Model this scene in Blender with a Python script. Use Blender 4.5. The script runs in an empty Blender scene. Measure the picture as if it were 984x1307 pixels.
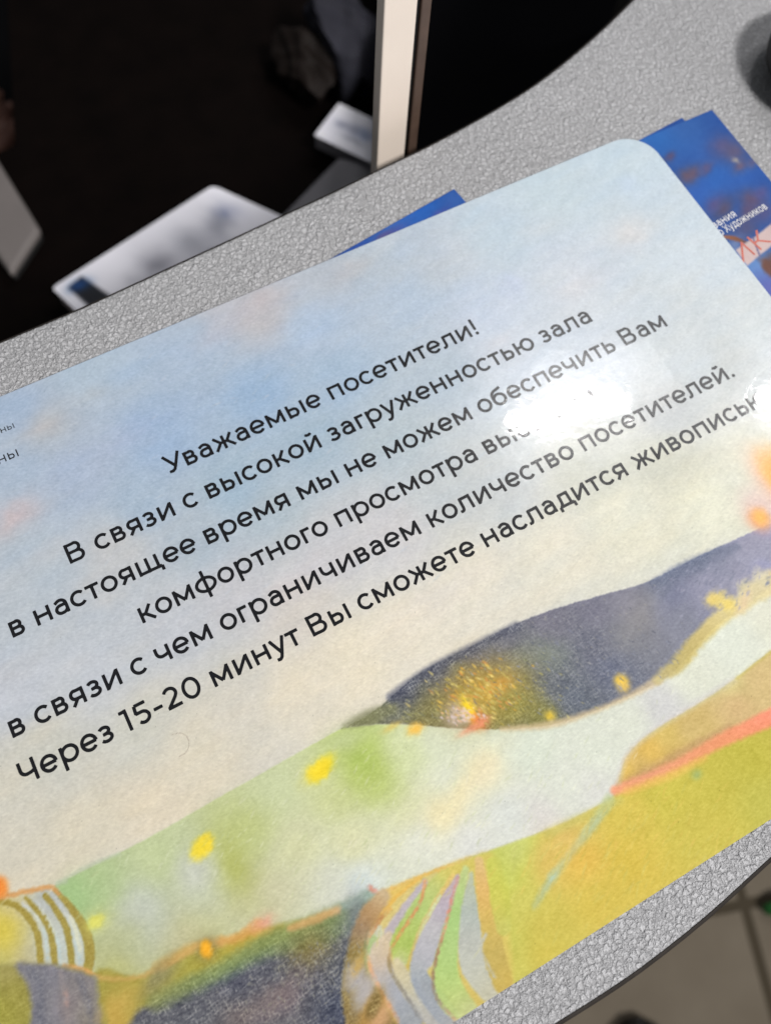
import bpy, bmesh, math, random
import numpy as np
from mathutils import Vector, Matrix

# ------------------------------------------------------------------ survey of the photograph
# (camera solved from the text lines and the A4 sheet; millimetres, sheet top = z 0)
PF = 1040.796
PR = np.array([[0.88054465, -0.47194458, 0.04369717],
               [-0.4326428, -0.83800406, -0.33251977],
               [0.19354931, 0.27389324, -0.94208341]])
PC = np.array([-46.96189, -63.01372, 226.84477])


def at(x, y, z=0.0):
    """pixel of the 984x1307 photograph -> point (mm) on the horizontal plane z (mm)"""
    d = np.array([(x - 492.0) / PF, (y - 653.5) / PF, 1.0]) @ PR
    return PC + (z - PC[2]) / d[2] * d


def at_y(x, y, Y):
    d = np.array([(x - 492.0) / PF, (y - 653.5) / PF, 1.0]) @ PR
    return PC + (Y - PC[1]) / d[1] * d


scene = bpy.context.scene
COL = scene.collection

# ------------------------------------------------------------------ camera
cd = bpy.data.cameras.new('camera')
cam = bpy.data.objects.new('camera', cd)
COL.objects.link(cam)
cd.sensor_fit = 'HORIZONTAL'
cd.sensor_width = 36.0
cd.lens = PF / 984.0 * 36.0
cd.clip_start = 0.01
cd.clip_end = 60.0
M = Matrix.Identity(4)
for r in range(3):
    M[r][0] = PR[0][r]
    M[r][1] = -PR[1][r]
    M[r][2] = -PR[2][r]
    M[r][3] = PC[r] / 1000.0
cam.matrix_world = M
cd.dof.use_dof = True
cd.dof.focus_distance = 0.226
cd.dof.aperture_fstop = 13.0
scene.camera = cam

# ------------------------------------------------------------------ world, lamps, exposure
w = bpy.data.worlds.new('World')
scene.world = w
w.use_nodes = True
w.node_tree.nodes['Background'].inputs['Color'].default_value = (0.92, 0.96, 1.0, 1)
w.node_tree.nodes['Background'].inputs['Strength'].default_value = 0.13
scene.view_settings.view_transform = 'Standard'
scene.view_settings.look = 'None'
scene.view_settings.exposure = 0.0
scene.view_settings.gamma = 1.0


def lamp(name, loc, target, sx, sy, power, color, xdir=(1, 0, 0)):
    l = bpy.data.lights.new(name, 'AREA')
    l.shape = 'RECTANGLE'
    l.size = sx
    l.size_y = sy
    l.energy = power
    l.color = color
    o = bpy.data.objects.new(name, l)
    COL.objects.link(o)
    zax = (Vector(loc) - Vector(target)).normalized()
    xax = Vector(xdir)
    xax = (xax - zax * xax.dot(zax)).normalized()
    yax = zax.cross(xax)
    m = Matrix.Identity(4)
    for r in range(3):
        m[r][0], m[r][1], m[r][2], m[r][3] = xax[r], yax[r], zax[r], loc[r]
    o.matrix_world = m
    return o


def mirror(x, y, h):
    """where a ray from the camera through pixel x, y goes after it mirrors in the sheet, at height h (m)"""
    Q = at(x, y)
    d = (Q - PC)
    return (Q + np.array([d[0], d[1], -d[2]]) / (-d[2]) * h * 1000.0) / 1000.0


g1, g2 = mirror(652, 534, 1.75), mirror(790, 512, 1.75)
gc = (g1 + g2) / 2
lamp('ceiling_or_halo_lamp', gc, (0.05, 0.0, 0), 0.30, 0.040, 6.0, (1.0, 0.97, 0.96), xdir=tuple(g2 - g1))
g3 = mirror(1026, 503, 1.75)
halo_a, halo_b = mirror(700, 492, 1.75), mirror(828, 466, 1.75)
lamp('ceiling_or_halo_lamp', (halo_a + halo_b) / 2, (0.05, 0.0, 0), 0.34, 0.15, 0.30, (0.97, 0.98, 1.0), xdir=tuple(halo_b - halo_a))  # added weak lamp, only for the soft halo above the glare
lamp('ceiling_or_halo_lamp', g3, (0.05, 0.0, 0), 0.24, 0.07, 6.0, (1.0, 0.97, 0.96), xdir=tuple(g2 - g1))
# wide dim light panel of the ceiling, mirrored as the pale veil over the right of the sheet
e1, e2 = mirror(690, 596, 1.75), mirror(1060, 544, 1.75)
ex = (e2 - e1) / np.linalg.norm(e2 - e1)
up = mirror(800, 380, 1.75) - mirror(800, 620, 1.75)
ey = up - ex * up.dot(ex)
ey = ey / np.linalg.norm(ey)
pc_ = (e1 + e2) / 2 + ex * 0.10 + ey * 0.62 + np.array((0, 0, 0.03))
lamp('ceiling_panel', pc_, tuple(pc_ - np.array((0, 0, 1.0))), 1.25, 1.24, 4.4, (0.95, 0.98, 1.0), xdir=tuple(ex))
lamp('ceiling_or_halo_lamp', (0.42, -1.40, 1.85), (0.05, 0.1, 0), 0.5, 0.3, 61.0, (1.0, 0.98, 0.955))


# ------------------------------------------------------------------ helpers
def s2l(c):
    c = np.asarray(c, float) / 255.0
    return np.where(c <= 0.04045, c / 12.92, ((c + 0.055) / 1.055) ** 2.4)


def tag(o, label=None, cat=None, group=None, kind=None):
    if label: o['label'] = label
    if cat: o['category'] = cat
    if group: o['group'] = group
    if kind: o['kind'] = kind
    return o


def empty(name, label, cat, loc=(0, 0, 0), group=None):
    o = bpy.data.objects.new(name, None)
    o.empty_display_size = 0.02
    COL.objects.link(o)
    o.location = loc
    return tag(o, label, cat, group)


def link(name, me, mat, parent=None, smooth=False):
    o = bpy.data.objects.new(name, me)
    COL.objects.link(o)
    if mat is not None:
        me.materials.append(mat)
    if smooth:
        me.polygons.foreach_set('use_smooth', [True] * len(me.polygons))
    if parent is not None:
        o.parent = parent
        o.location = -Vector(parent.location)
        if parent.parent is not None:
            o.location = (0, 0, 0)
    return o


def from_bm(name, bm, mat, parent=None, smooth=False):
    me = bpy.data.meshes.new(name)
    bm.to_mesh(me)
    bm.free()
    return link(name, me, mat, parent, smooth)


def prism(name, pts, z0, z1, mat, parent=None, bevel=0.0, segs=3, smooth=False):
    """closed slab over an outline (metres)"""
    bm = bmesh.new()
    vs = [bm.verts.new((p[0], p[1], z0)) for p in pts]
    f = bm.faces.new(vs)
    if f.normal.z > 0 or (f.normal_update() or f.normal.z > 0):
        bmesh.ops.reverse_faces(bm, faces=[f])
    r = bmesh.ops.extrude_face_region(bm, geom=[f])
    for v in [g for g in r['geom'] if isinstance(g, bmesh.types.BMVert)]:
        v.co.z = z1
    bmesh.ops.recalc_face_normals(bm, faces=bm.faces)
    if bevel > 0:
        bmesh.ops.bevel(bm, geom=list(bm.edges), offset=bevel, segments=segs, affect='EDGES', profile=0.5, clamp_overlap=True)
    return from_bm(name, bm, mat, parent, smooth)


def rings(name, prof, mat, parent=None, n=40, ctr=(0, 0, 0), smooth=True):
    """lathe of (radius, z) profile"""
    bm = bmesh.new()
    rows = []
    for r, z in prof:
        rows.append([bm.verts.new((ctr[0] + r * math.cos(2 * math.pi * k / n), ctr[1] + r * math.sin(2 * math.pi * k / n), ctr[2] + z)) for k in range(n)])
    for a, b in zip(rows, rows[1:]):
        for k in range(n):
            bm.faces.new((a[k], a[(k + 1) % n], b[(k + 1) % n], b[k]))
    bm.faces.new(list(reversed(rows[0])))
    bm.faces.new(rows[-1])
    return from_bm(name, bm, mat, parent, smooth)


def catmull(pts, n=5, closed=False):
    P = [np.asarray(p, float) for p in pts]
    out = []
    m = len(P)
    rng = range(m) if closed else range(m - 1)
    for i in rng:
        p1, p2 = P[i], P[(i + 1) % m]
        p0 = P[i - 1] if (closed or i > 0) else 2 * p1 - p2
        p3 = P[(i + 2) % m] if (closed or i + 2 < m) else 2 * p2 - p1
        for k in range(n):
            t = k / n
            out.append(0.5 * (2 * p1 + (p2 - p0) * t + (2 * p0 - 5 * p1 + 4 * p2 - p3) * t * t + (3 * p1 - p0 - 3 * p2 + p3) * t ** 3))
    if not closed:
        out.append(P[-1])
    return np.array(out)


# ------------------------------------------------------------------ materials
class NT:
    def __init__(self, name):
        self.m = bpy.data.materials.new(name)
        self.m.use_nodes = True
        self.t = self.m.node_tree
        self.b = self.t.nodes['Principled BSDF']

    def n(self, typ, **kw):
        nd = self.t.nodes.new(typ)
        for k, v in kw.items():
            if k in nd.inputs.keys():
                nd.inputs[k].default_value = v
            else:
                setattr(nd, k, v)
        return nd

    def l(self, a, b):
        self.t.links.new(a, b)

    def math(self, op, a, b=None, c=None, clamp=False):
        nd = self.t.nodes.new('ShaderNodeMath')
        nd.operation = op
        nd.use_clamp = clamp
        for i, v in enumerate((a, b, c)):
            if v is None: continue
            if isinstance(v, (int, float)):
                nd.inputs[i].default_value = v
            else:
                self.l(v, nd.inputs[i])
        return nd.outputs[0]

    def set(self, **kw):
        for k, v in kw.items():
            self.b.inputs[k.replace('_', ' ')].default_value = v
        return self


def plain(name, rgb, rough=0.5, noise=0.12, scale=60.0, spec=0.5, bump=0.0, metallic=0.0, coat=0.0):
    """painted / plastic / cloth surface: base colour broken up by two noises"""
    N = NT(name)
    pos = N.n('ShaderNodeNewGeometry').outputs['Position']
    nz = N.n('ShaderNodeTexNoise', Scale=scale, Detail=6.0)
    N.l(pos, nz.inputs['Vector'])
    mr = N.n('ShaderNodeMapRange')
    N.l(nz.outputs['Fac'], mr.inputs['Value'])
    mr.inputs['From Min'].default_value = 0.25
    mr.inputs['From Max'].default_value = 0.75
    mr.inputs['To Min'].default_value = 1 - noise
    mr.inputs['To Max'].default_value = 1 + noise
    mx = N.n('ShaderNodeMix', data_type='RGBA', blend_type='MULTIPLY')
    mx.inputs[0].default_value = 1.0
    lin = s2l(rgb)
    mx.inputs[6].default_value = (*lin, 1)
    N.l(mr.outputs[0], mx.inputs[7])
    N.l(mx.outputs[2], N.b.inputs['Base Color'])
    N.b.inputs['Roughness'].default_value = rough
    N.b.inputs['Specular IOR Level'].default_value = spec
    N.b.inputs['Metallic'].default_value = metallic
    N.b.inputs['Coat Weight'].default_value = coat
    if bump:
        bp = N.n('ShaderNodeBump', Strength=1.0, Distance=1.0)
        N.l(N.math('MULTIPLY', nz.outputs['Fac'], bump), bp.inputs['Height'])
        N.l(bp.outputs[0], N.b.inputs['Normal'])
    return N.m


def laminate(name, rgb=None):
    """printed paper under a clear, slightly rippled plastic film; rgb None = colour from the print"""
    N = NT(name)
    pos = N.n('ShaderNodeNewGeometry').outputs['Position']
    if rgb is None:
        at_ = N.n('ShaderNodeAttribute', attribute_name='print')
        N.l(at_.outputs['Color'], N.b.inputs['Base Color'])
    else:
        N.b.inputs['Base Color'].default_value = (*s2l(rgb), 1)
    n1 = N.n('ShaderNodeTexNoise', Scale=34.0, Detail=1.0)
    N.l(pos, n1.inputs['Vector'])
    n2 = N.n('ShaderNodeTexNoise', Scale=260.0, Detail=2.0)
    N.l(pos, n2.inputs['Vector'])
    n3 = N.n('ShaderNodeTexNoise', Scale=1500.0, Detail=2.0)
    N.l(pos, n3.inputs['Vector'])
    h = N.math('ADD', N.math('MULTIPLY', n1.outputs['Fac'], 0.00022),
               N.math('ADD', N.math('MULTIPLY', n2.outputs['Fac'], 0.000034), N.math('MULTIPLY', n3.outputs['Fac'], 0.000002)))
    bp = N.n('ShaderNodeBump', Strength=1.0, Distance=1.0)
    N.l(h, bp.inputs['Height'])
    N.l(bp.outputs[0], N.b.inputs['Coat Normal'])
    bp2 = N.n('ShaderNodeBump', Strength=1.0, Distance=1.0)
    N.l(N.math('ADD', h, N.math('MULTIPLY', n3.outputs['Fac'], 0.000005)), bp2.inputs['Height'])
    N.l(bp2.outputs[0], N.b.inputs['Normal'])
    N.set(Roughness=0.235, Coat_Weight=1.0, Coat_Roughness=0.05, Coat_IOR=1.5)
    N.b.inputs['Specular IOR Level'].default_value = 0.32
    return N.m


def desk_material():
    """grey moulded worktop with a leathery pebble grain"""
    N = NT('grained_grey_laminate')
    pos = N.n('ShaderNodeNewGeometry').outputs['Position']
    wn = N.n('ShaderNodeTexNoise', Scale=700.0, Detail=3.0)
    N.l(pos, wn.inputs['Vector'])
    wv = N.n('ShaderNodeVectorMath', operation='SCALE')
    wv.inputs['Scale'].default_value = 0.0032
    N.l(wn.outputs['Color'], wv.inputs[0])
    ad = N.n('ShaderNodeVectorMath', operation='ADD')
    N.l(pos, ad.inputs[0])
    N.l(wv.outputs[0], ad.inputs[1])
    v1 = N.n('ShaderNodeTexVoronoi', feature='DISTANCE_TO_EDGE', Scale=600.0)
    N.l(ad.outputs[0], v1.inputs['Vector'])
    v2 = N.n('ShaderNodeTexVoronoi', feature='DISTANCE_TO_EDGE', Scale=1150.0)
    N.l(ad.outputs[0], v2.inputs['Vector'])
    vc = N.n('ShaderNodeTexVoronoi', feature='F1', Scale=600.0)
    N.l(ad.outputs[0], vc.inputs['Vector'])
    fn = N.n('ShaderNodeTexNoise', Scale=2600.0, Detail=3.0)
    N.l(pos, fn.inputs['Vector'])
    c1 = N.n('ShaderNodeMapRange', interpolation_type='SMOOTHSTEP')
    N.l(v1.outputs['Distance'], c1.inputs['Value'])
    c1.inputs['From Max'].default_value = 0.26
    c2 = N.n('ShaderNodeMapRange', interpolation_type='SMOOTHSTEP')
    N.l(v2.outputs['Distance'], c2.inputs['Value'])
    c2.inputs['From Max'].default_value = 0.3
    dome = N.math('SUBTRACT', 1.0, N.math('POWER', N.math('MULTIPLY', vc.outputs['Distance'], 1.25), 2.0))
    h = N.math('ADD', N.math('ADD', N.math('MULTIPLY', c1.outputs[0], 0.00016), N.math('MULTIPLY', dome, 0.00036)),
               N.math('ADD', N.math('MULTIPLY', c2.outputs[0], 0.00010), N.math('MULTIPLY', fn.outputs['Fac'], 0.00048)))
    bp = N.n('ShaderNodeBump', Strength=1.0, Distance=1.0)
    N.l(h, bp.inputs['Height'])
    N.l(bp.outputs[0], N.b.inputs['Normal'])
    big = N.n('ShaderNodeTexNoise', Scale=14.0, Detail=4.0)
    N.l(pos, big.inputs['Vector'])
    cr = N.n('ShaderNodeValToRGB')
    cr.color_ramp.elements[0].color = (0.33, 0.33, 0.34, 1)
    cr.color_ramp.elements[1].color = (0.60, 0.60, 0.62, 1)
    N.l(N.math('ADD', N.math('MULTIPLY', c1.outputs[0], 0.55), N.math('MULTIPLY', fn.outputs['Fac'], 0.5)), cr.inputs[0])
    mx = N.n('ShaderNodeMix', data_type='RGBA', blend_type='MULTIPLY')
    mx.inputs[0].default_value = 1
    N.l(cr.outputs[0], mx.inputs[6])
    mr = N.n('ShaderNodeMapRange')
    N.l(big.outputs['Fac'], mr.inputs['Value'])
    mr.inputs['To Min'].default_value = 0.88
    mr.inputs['To Max'].default_value = 1.12
    N.l(mr.outputs[0], mx.inputs[7])
    N.l(mx.outputs[2], N.b.inputs['Base Color'])
    N.set(Roughness=0.42)
    N.b.inputs['Specular IOR Level'].default_value = 0.9
    return N.m


def tile_material(angle, ox, oy, size, grout):
    N = NT('beige_floor_tiles')
    pos = N.n('ShaderNodeNewGeometry').outputs['Position']
    mp = N.n('ShaderNodeMapping', vector_type='TEXTURE')
    mp.inputs['Location'].default_value = (ox, oy, 0)
    mp.inputs['Rotation'].default_value = (0, 0, angle)
    N.l(pos, mp.inputs['Vector'])
    sp = N.n('ShaderNodeSeparateXYZ')
    N.l(mp.outputs[0], sp.inputs[0])
    ds = []
    for k in ('X', 'Y'):
        f = N.math('ABSOLUTE', N.math('SUBTRACT', N.math('FRACT', N.math('ADD', N.math('DIVIDE', sp.outputs[k], size), 0.5)), 0.5))
        ds.append(N.math('MULTIPLY', f, size))
    d = N.math('MINIMUM', ds[0], ds[1])
    mr = N.n('ShaderNodeMapRange', interpolation_type='SMOOTHSTEP')
    N.l(d, mr.inputs['Value'])
    mr.inputs['From Min'].default_value = grout * 0.4
    mr.inputs['From Max'].default_value = grout * 0.6
    nz = N.n('ShaderNodeTexNoise', Scale=9.0, Detail=7.0)
    N.l(pos, nz.inputs['Vector'])
    cr = N.n('ShaderNodeValToRGB')
    cr.color_ramp.elements[0].color = (0.125, 0.101, 0.073, 1)
    cr.color_ramp.elements[1].color = (0.215, 0.183, 0.14, 1)
    N.l(nz.outputs['Fac'], cr.inputs[0])
    mx = N.n('ShaderNodeMix', data_type='RGBA')
    N.l(mr.outputs[0], mx.inputs[0])
    mx.inputs[6].default_value = (0.06, 0.047, 0.03, 1)
    N.l(cr.outputs[0], mx.inputs[7])
    N.l(mx.outputs[2], N.b.inputs['Base Color'])
    bp = N.n('ShaderNodeBump', Strength=1.0, Distance=1.0)
    N.l(N.math('MULTIPLY', mr.outputs[0], 0.002), bp.inputs['Height'])
    N.l(bp.outputs[0], N.b.inputs['Normal'])
    N.set(Roughness=0.75)
    N.b.inputs['Specular IOR Level'].default_value = 0.15
    return N.m


# ------------------------------------------------------------------ lettering (geometric sans drawn as strokes, meshed as clean outlines)
XH, CAP, HW = 517.0, 700.0, 55.0


def A(cx, cy, rx, ry, a0, a1):
    n = max(3, int(abs(a1 - a0) / 11))
    return [(cx + rx * math.cos(math.radians(a0 + (a1 - a0) * k / n)), cy + ry * math.sin(math.radians(a0 + (a1 - a0) * k / n))) for k in range(n + 1)]


def S(*p):
    return list(p)


def V(x, h=XH):
    return [(x, 0), (x, h)]


T = XH - HW          # upper rail of lower-case letters
B = HW               # lower rail
CT = CAP - HW
soft = A(330, 182, 128, 137, 90, -90)
G = {
    'о': (622, [A(311, 258, 225, 220, 0, 360)]),
    'с': (560, [A(305, 258, 223, 220, 42, 318)]),
    'е': (606, [S((84, 250), (524, 250)), A(304, 258, 221, 220, -2, 318)]),
    'а': (578, [S((454, 0), (454, 310)) + A(282, 312, 172, 160, 0, 122) + [(112, 405)],
                S((454, 300), (270, 300)) + A(245, 170, 138, 128, 95, 265) + A(290, 175, 164, 133, 275, 345)]),
    'б': (635, [A(318, 240, 222, 202, 0, 360), S((98, 225), (98, 360)) + A(330, 400, 228, 210, 170, 100) + [(420, 632), (530, 665)]]),
    'в': (572, [V(128), S((128, T), (310, T)) + A(318, 370, 108, 102, 90, -90) + [(128, 268)], S((310, 268)) + A(338, 157, 126, 111, 90, -90) + [(128, B)]]),
    'г': (420, [V(128), S((128, T), (400, T))]),
    'д': (668, [S((70, B), (628, B)), S((66, -115), (66, 60)), S((628, -115), (628, 60)), S((135, 45), (190, 160), (208, 330), (212, T), (522, T)), V(522)]),
    'ж': (828, [V(414), S((300, 262), (528, 262)), S((84, 512), (300, 255)), S((60, 5), (300, 270)), S((744, 512), (528, 255)), S((768, 5), (528, 270))]),
    'з': (508, [A(222, 368, 150, 104, 150, -90), S((150, 264), (222, 264)) + A(228, 158, 172, 113, 90, -150)]),
    'и': (672, [V(128), V(544), S((128, 30), (544, 487))]),
    'к': (596, [V(128), S((128, 258), (262, 258)), S((262, 240), (492, 512)), S((250, 275), (530, 5))]),
    'л': (652, [S((22, 42), (75, 42)) + A(95, 150, 80, 108, -85, 0) + [(186, T), (524, T)], V(524)]),
    'м': (790, [V(128), V(662), S((118, 490), (396, 95)), S((672, 490), (396, 95))]),
    'н': (672, [V(128), V(544), S((128, 262), (544, 262))]),
    'п': (668, [V(128), V(540), S((128, T), (540, T))]),
    'р': (680, [S((128, -194), (128, XH)), A(358, 258, 230, 220, 0, 360)]),
    'т': (494, [S((22, T), (472, T)), V(247)]),
    'у': (562, [S((58, 515), (292, 10)), S((510, 515), (270, -20)) + [(225, -105), (160, -152), (58, -140)]]),
    'ф': (812, [S((406, -194), (406, 742)), A(406, 258, 318, 220, 0, 360)]),
    'ч': (622, [V(494), S((110, XH), (110, 360)) + A(270, 345, 158, 150, 185, 275) + [(380, 205), (494, 240)]]),
    'щ': (978, [V(128), V(450), V(772), S((128, B), (880, B)), S((880, -115), (880, 60))]),
    'ы': (816, [V(128), S((128, 319), (330, 319)) + soft[1:-1] + [(330, B), (128, B)], V(690)]),
    'ь': (548, [V(128), S((128, 319), (330, 319)) + soft[1:-1] + [(330, B), (128, B)]]),
    'ю': (884, [V(128), S((128, 262), (350, 262)), A(582, 258, 222, 220, 0, 360)]),
    'я': (600, [V(472), S((472, T), (262, T)) + A(240, 340, 132, 131, 90, 270) + [(472, 209)], S((300, 225), (95, 0))]),
    'У': (620, [S((25, 700), (318, 225)), S((598, 700), (330, 200)) + [(265, 95), (180, 48), (65, 60)]]),
    'В': (758, [V(146, CAP), S((146, CT), (400, CT)) + A(420, 510, 145, 145, 90, -90) + [(146, 365)], S((400, 365)) + A(448, 205, 165, 160, 90, -90) + [(146, B)]]),
    'Ч': (672, [V(545, CAP), S((128, CAP), (128, 480)) + A(300, 440, 172, 165, 175, 275) + [(430, 285), (545, 325)]]),
    'Х': (680, [S((60, 700), (620, 0)), S((60, 0), (620, 700))]),
    '1': (380, [S((30, CT), (225, CT)), V(225, CAP)]),
    '5': (612, [S((510, CT), (150, CT)), S((150, CT), (125, 375)), S((110, 390), (300, 390)) + A(310, 218, 188, 172, 90, -140)]),
    '2': (606, [A(285, 480, 190, 175, 155, -20) + [(410, 340), (110, 62)], S((75, B), (545, B))]),
    '0': (690, [A(345, 350, 238, 306, 0, 360)]),
    '-': (402, [S((62, 255), (340, 255))]),
    '!': (280, [S((140, 215), (140, CAP)), A(140, 52, 14, 14, 0, 360)]),
    '.': (240, [A(120, 52, 14, 14, 0, 360)]),
    ',': (240, [A(120, 52, 14, 14, 0, 360), S((125, 50), (95, -90))]),
    ' ': (262, []),
}
G['й'] = (672, G['и'][1] + [A(336, 690, 108, 72, 205, 335)])
for _c in list(G):
    if _c.islower():   # true x-height of the type is 534 units
        G[_c] = (G[_c][0], [[(x, y * 1.034) for x, y in st_] for st_ in G[_c][1]])


def glyph_sdf(strokes, X, Y, hw):
    D = np.full(X.shape, 1e6)
    for st in strokes:
        P = [np.array(p, float) for p in st]
        closed = np.hypot(*(P[0] - P[-1])) < 1.0
        # merge ends so that butt caps are clean
        n = len(P)
        for i in range(n - 1):
            a, b = P[i], P[i + 1]
            L = np.hypot(*(b - a))
            if L < 1e-6: continue
            u = (b - a) / L
            t = (X - a[0]) * u[0] + (Y - a[1]) * u[1]
            s = -(X - a[0]) * u[1] + (Y - a[1]) * u[0]
            ca = (i == 0) and not closed
            cb = (i == n - 2) and not closed
            d = np.hypot(t - np.clip(t, 0, L), s) - hw
            if ca:
                d = np.where(t < 0, np.maximum(-t, np.abs(s) - hw), d)
            if cb:
                d = np.where(t > L, np.maximum(t - L, np.abs(s) - hw), d)
            if (i == 1 and not closed and n > 3):
                # keep the round joint of the 2nd segment from bulging past the butt cap
                u0 = P[1] - P[0]
                u0 = u0 / np.hypot(*u0)
                near = np.hypot(X - P[0][0], Y - P[0][1]) < 2.2 * hw
                d = np.where(near, np.maximum(d, -((X - P[0][0]) * u0[0] + (Y - P[0][1]) * u0[1])), d)
            if (i == n - 3 and not closed and n > 3):
                u1 = P[-1] - P[-2]
                u1 = u1 / np.hypot(*u1)
                near = np.hypot(X - P[-1][0], Y - P[-1][1]) < 2.2 * hw
                d = np.where(near, np.maximum(d, (X - P[-1][0]) * u1[0] + (Y - P[-1][1]) * u1[1]), d)
            D = np.minimum(D, d)
    return D


_gc = {}


def glyph_polys(ch, hw):
    """polygons covering the inside of a glyph (marching squares), in font units"""
    key = (ch, hw)
    if key in _gc: return _gc[key]
    adv, st = G[ch]
    polys = []
    if st:
        step = 16.0
        xs = np.arange(-60, adv + 90, step)
        ys = np.arange(-280, 800, step)
        X, Y = np.meshgrid(xs, ys)
        D = glyph_sdf(st, X, Y, hw)
        for j in range(len(ys) - 1):
            for i in range(len(xs) - 1):
                c = [(i, j), (i + 1, j), (i + 1, j + 1), (i, j + 1)]
                d = [D[q[1], q[0]] for q in c]
                if min(d) >= 0: continue
                pl = []
                for k in range(4):
                    a, b = c[k], c[(k + 1) % 4]
                    da, db = d[k], d[(k + 1) % 4]
                    if da < 0: pl.append((xs[a[0]], ys[a[1]]))
                    if (da < 0) != (db < 0):
                        t = da / (da - db)
                        pl.append((xs[a[0]] + (xs[b[0]] - xs[a[0]]) * t, ys[a[1]] + (ys[b[1]] - ys[a[1]]) * t))
                if len(pl) > 2: polys.append(pl)
    _gc[key] = (adv, polys)
    return _gc[key]


def text_width(s, track=0.0):
    return sum(G[c][0] + track for c in s)


def text_mesh(name, runs, mat, parent, z, hw=HW):
    """runs: (string, origin (mm), x axis (mm per font unit), y axis) -> one mesh of printed letters"""
    vs, fs, ix = [], [], {}
    for s, o, ux, uy, track in runs:
        pen = 0.0
        for ch in s:
            adv, pls = glyph_polys(ch, hw)
            for pl in pls:
                f = []
                for x, y in pl:
                    px = o[0] + ux[0] * (pen + x) + uy[0] * y
                    py = o[1] + ux[1] * (pen + x) + uy[1] * y
                    k = (round(px, 4), round(py, 4))
                    if k not in ix:
                        ix[k] = len(vs)
                        vs.append((px / 1000, py / 1000, z / 1000))
                    if not f or f[-1] != ix[k]: f.append(ix[k])
                if f[0] == f[-1]: f.pop()
                if len(f) > 2: fs.append(f)
            pen += adv + track
    me = bpy.data.meshes.new(name)
    me.from_pydata(vs, [], fs)
    me.validate()
    return link(name, me, mat, parent)


# ------------------------------------------------------------------ painting tools (all in mm on the object's own surface)
rs = np.random.RandomState(11)


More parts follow.
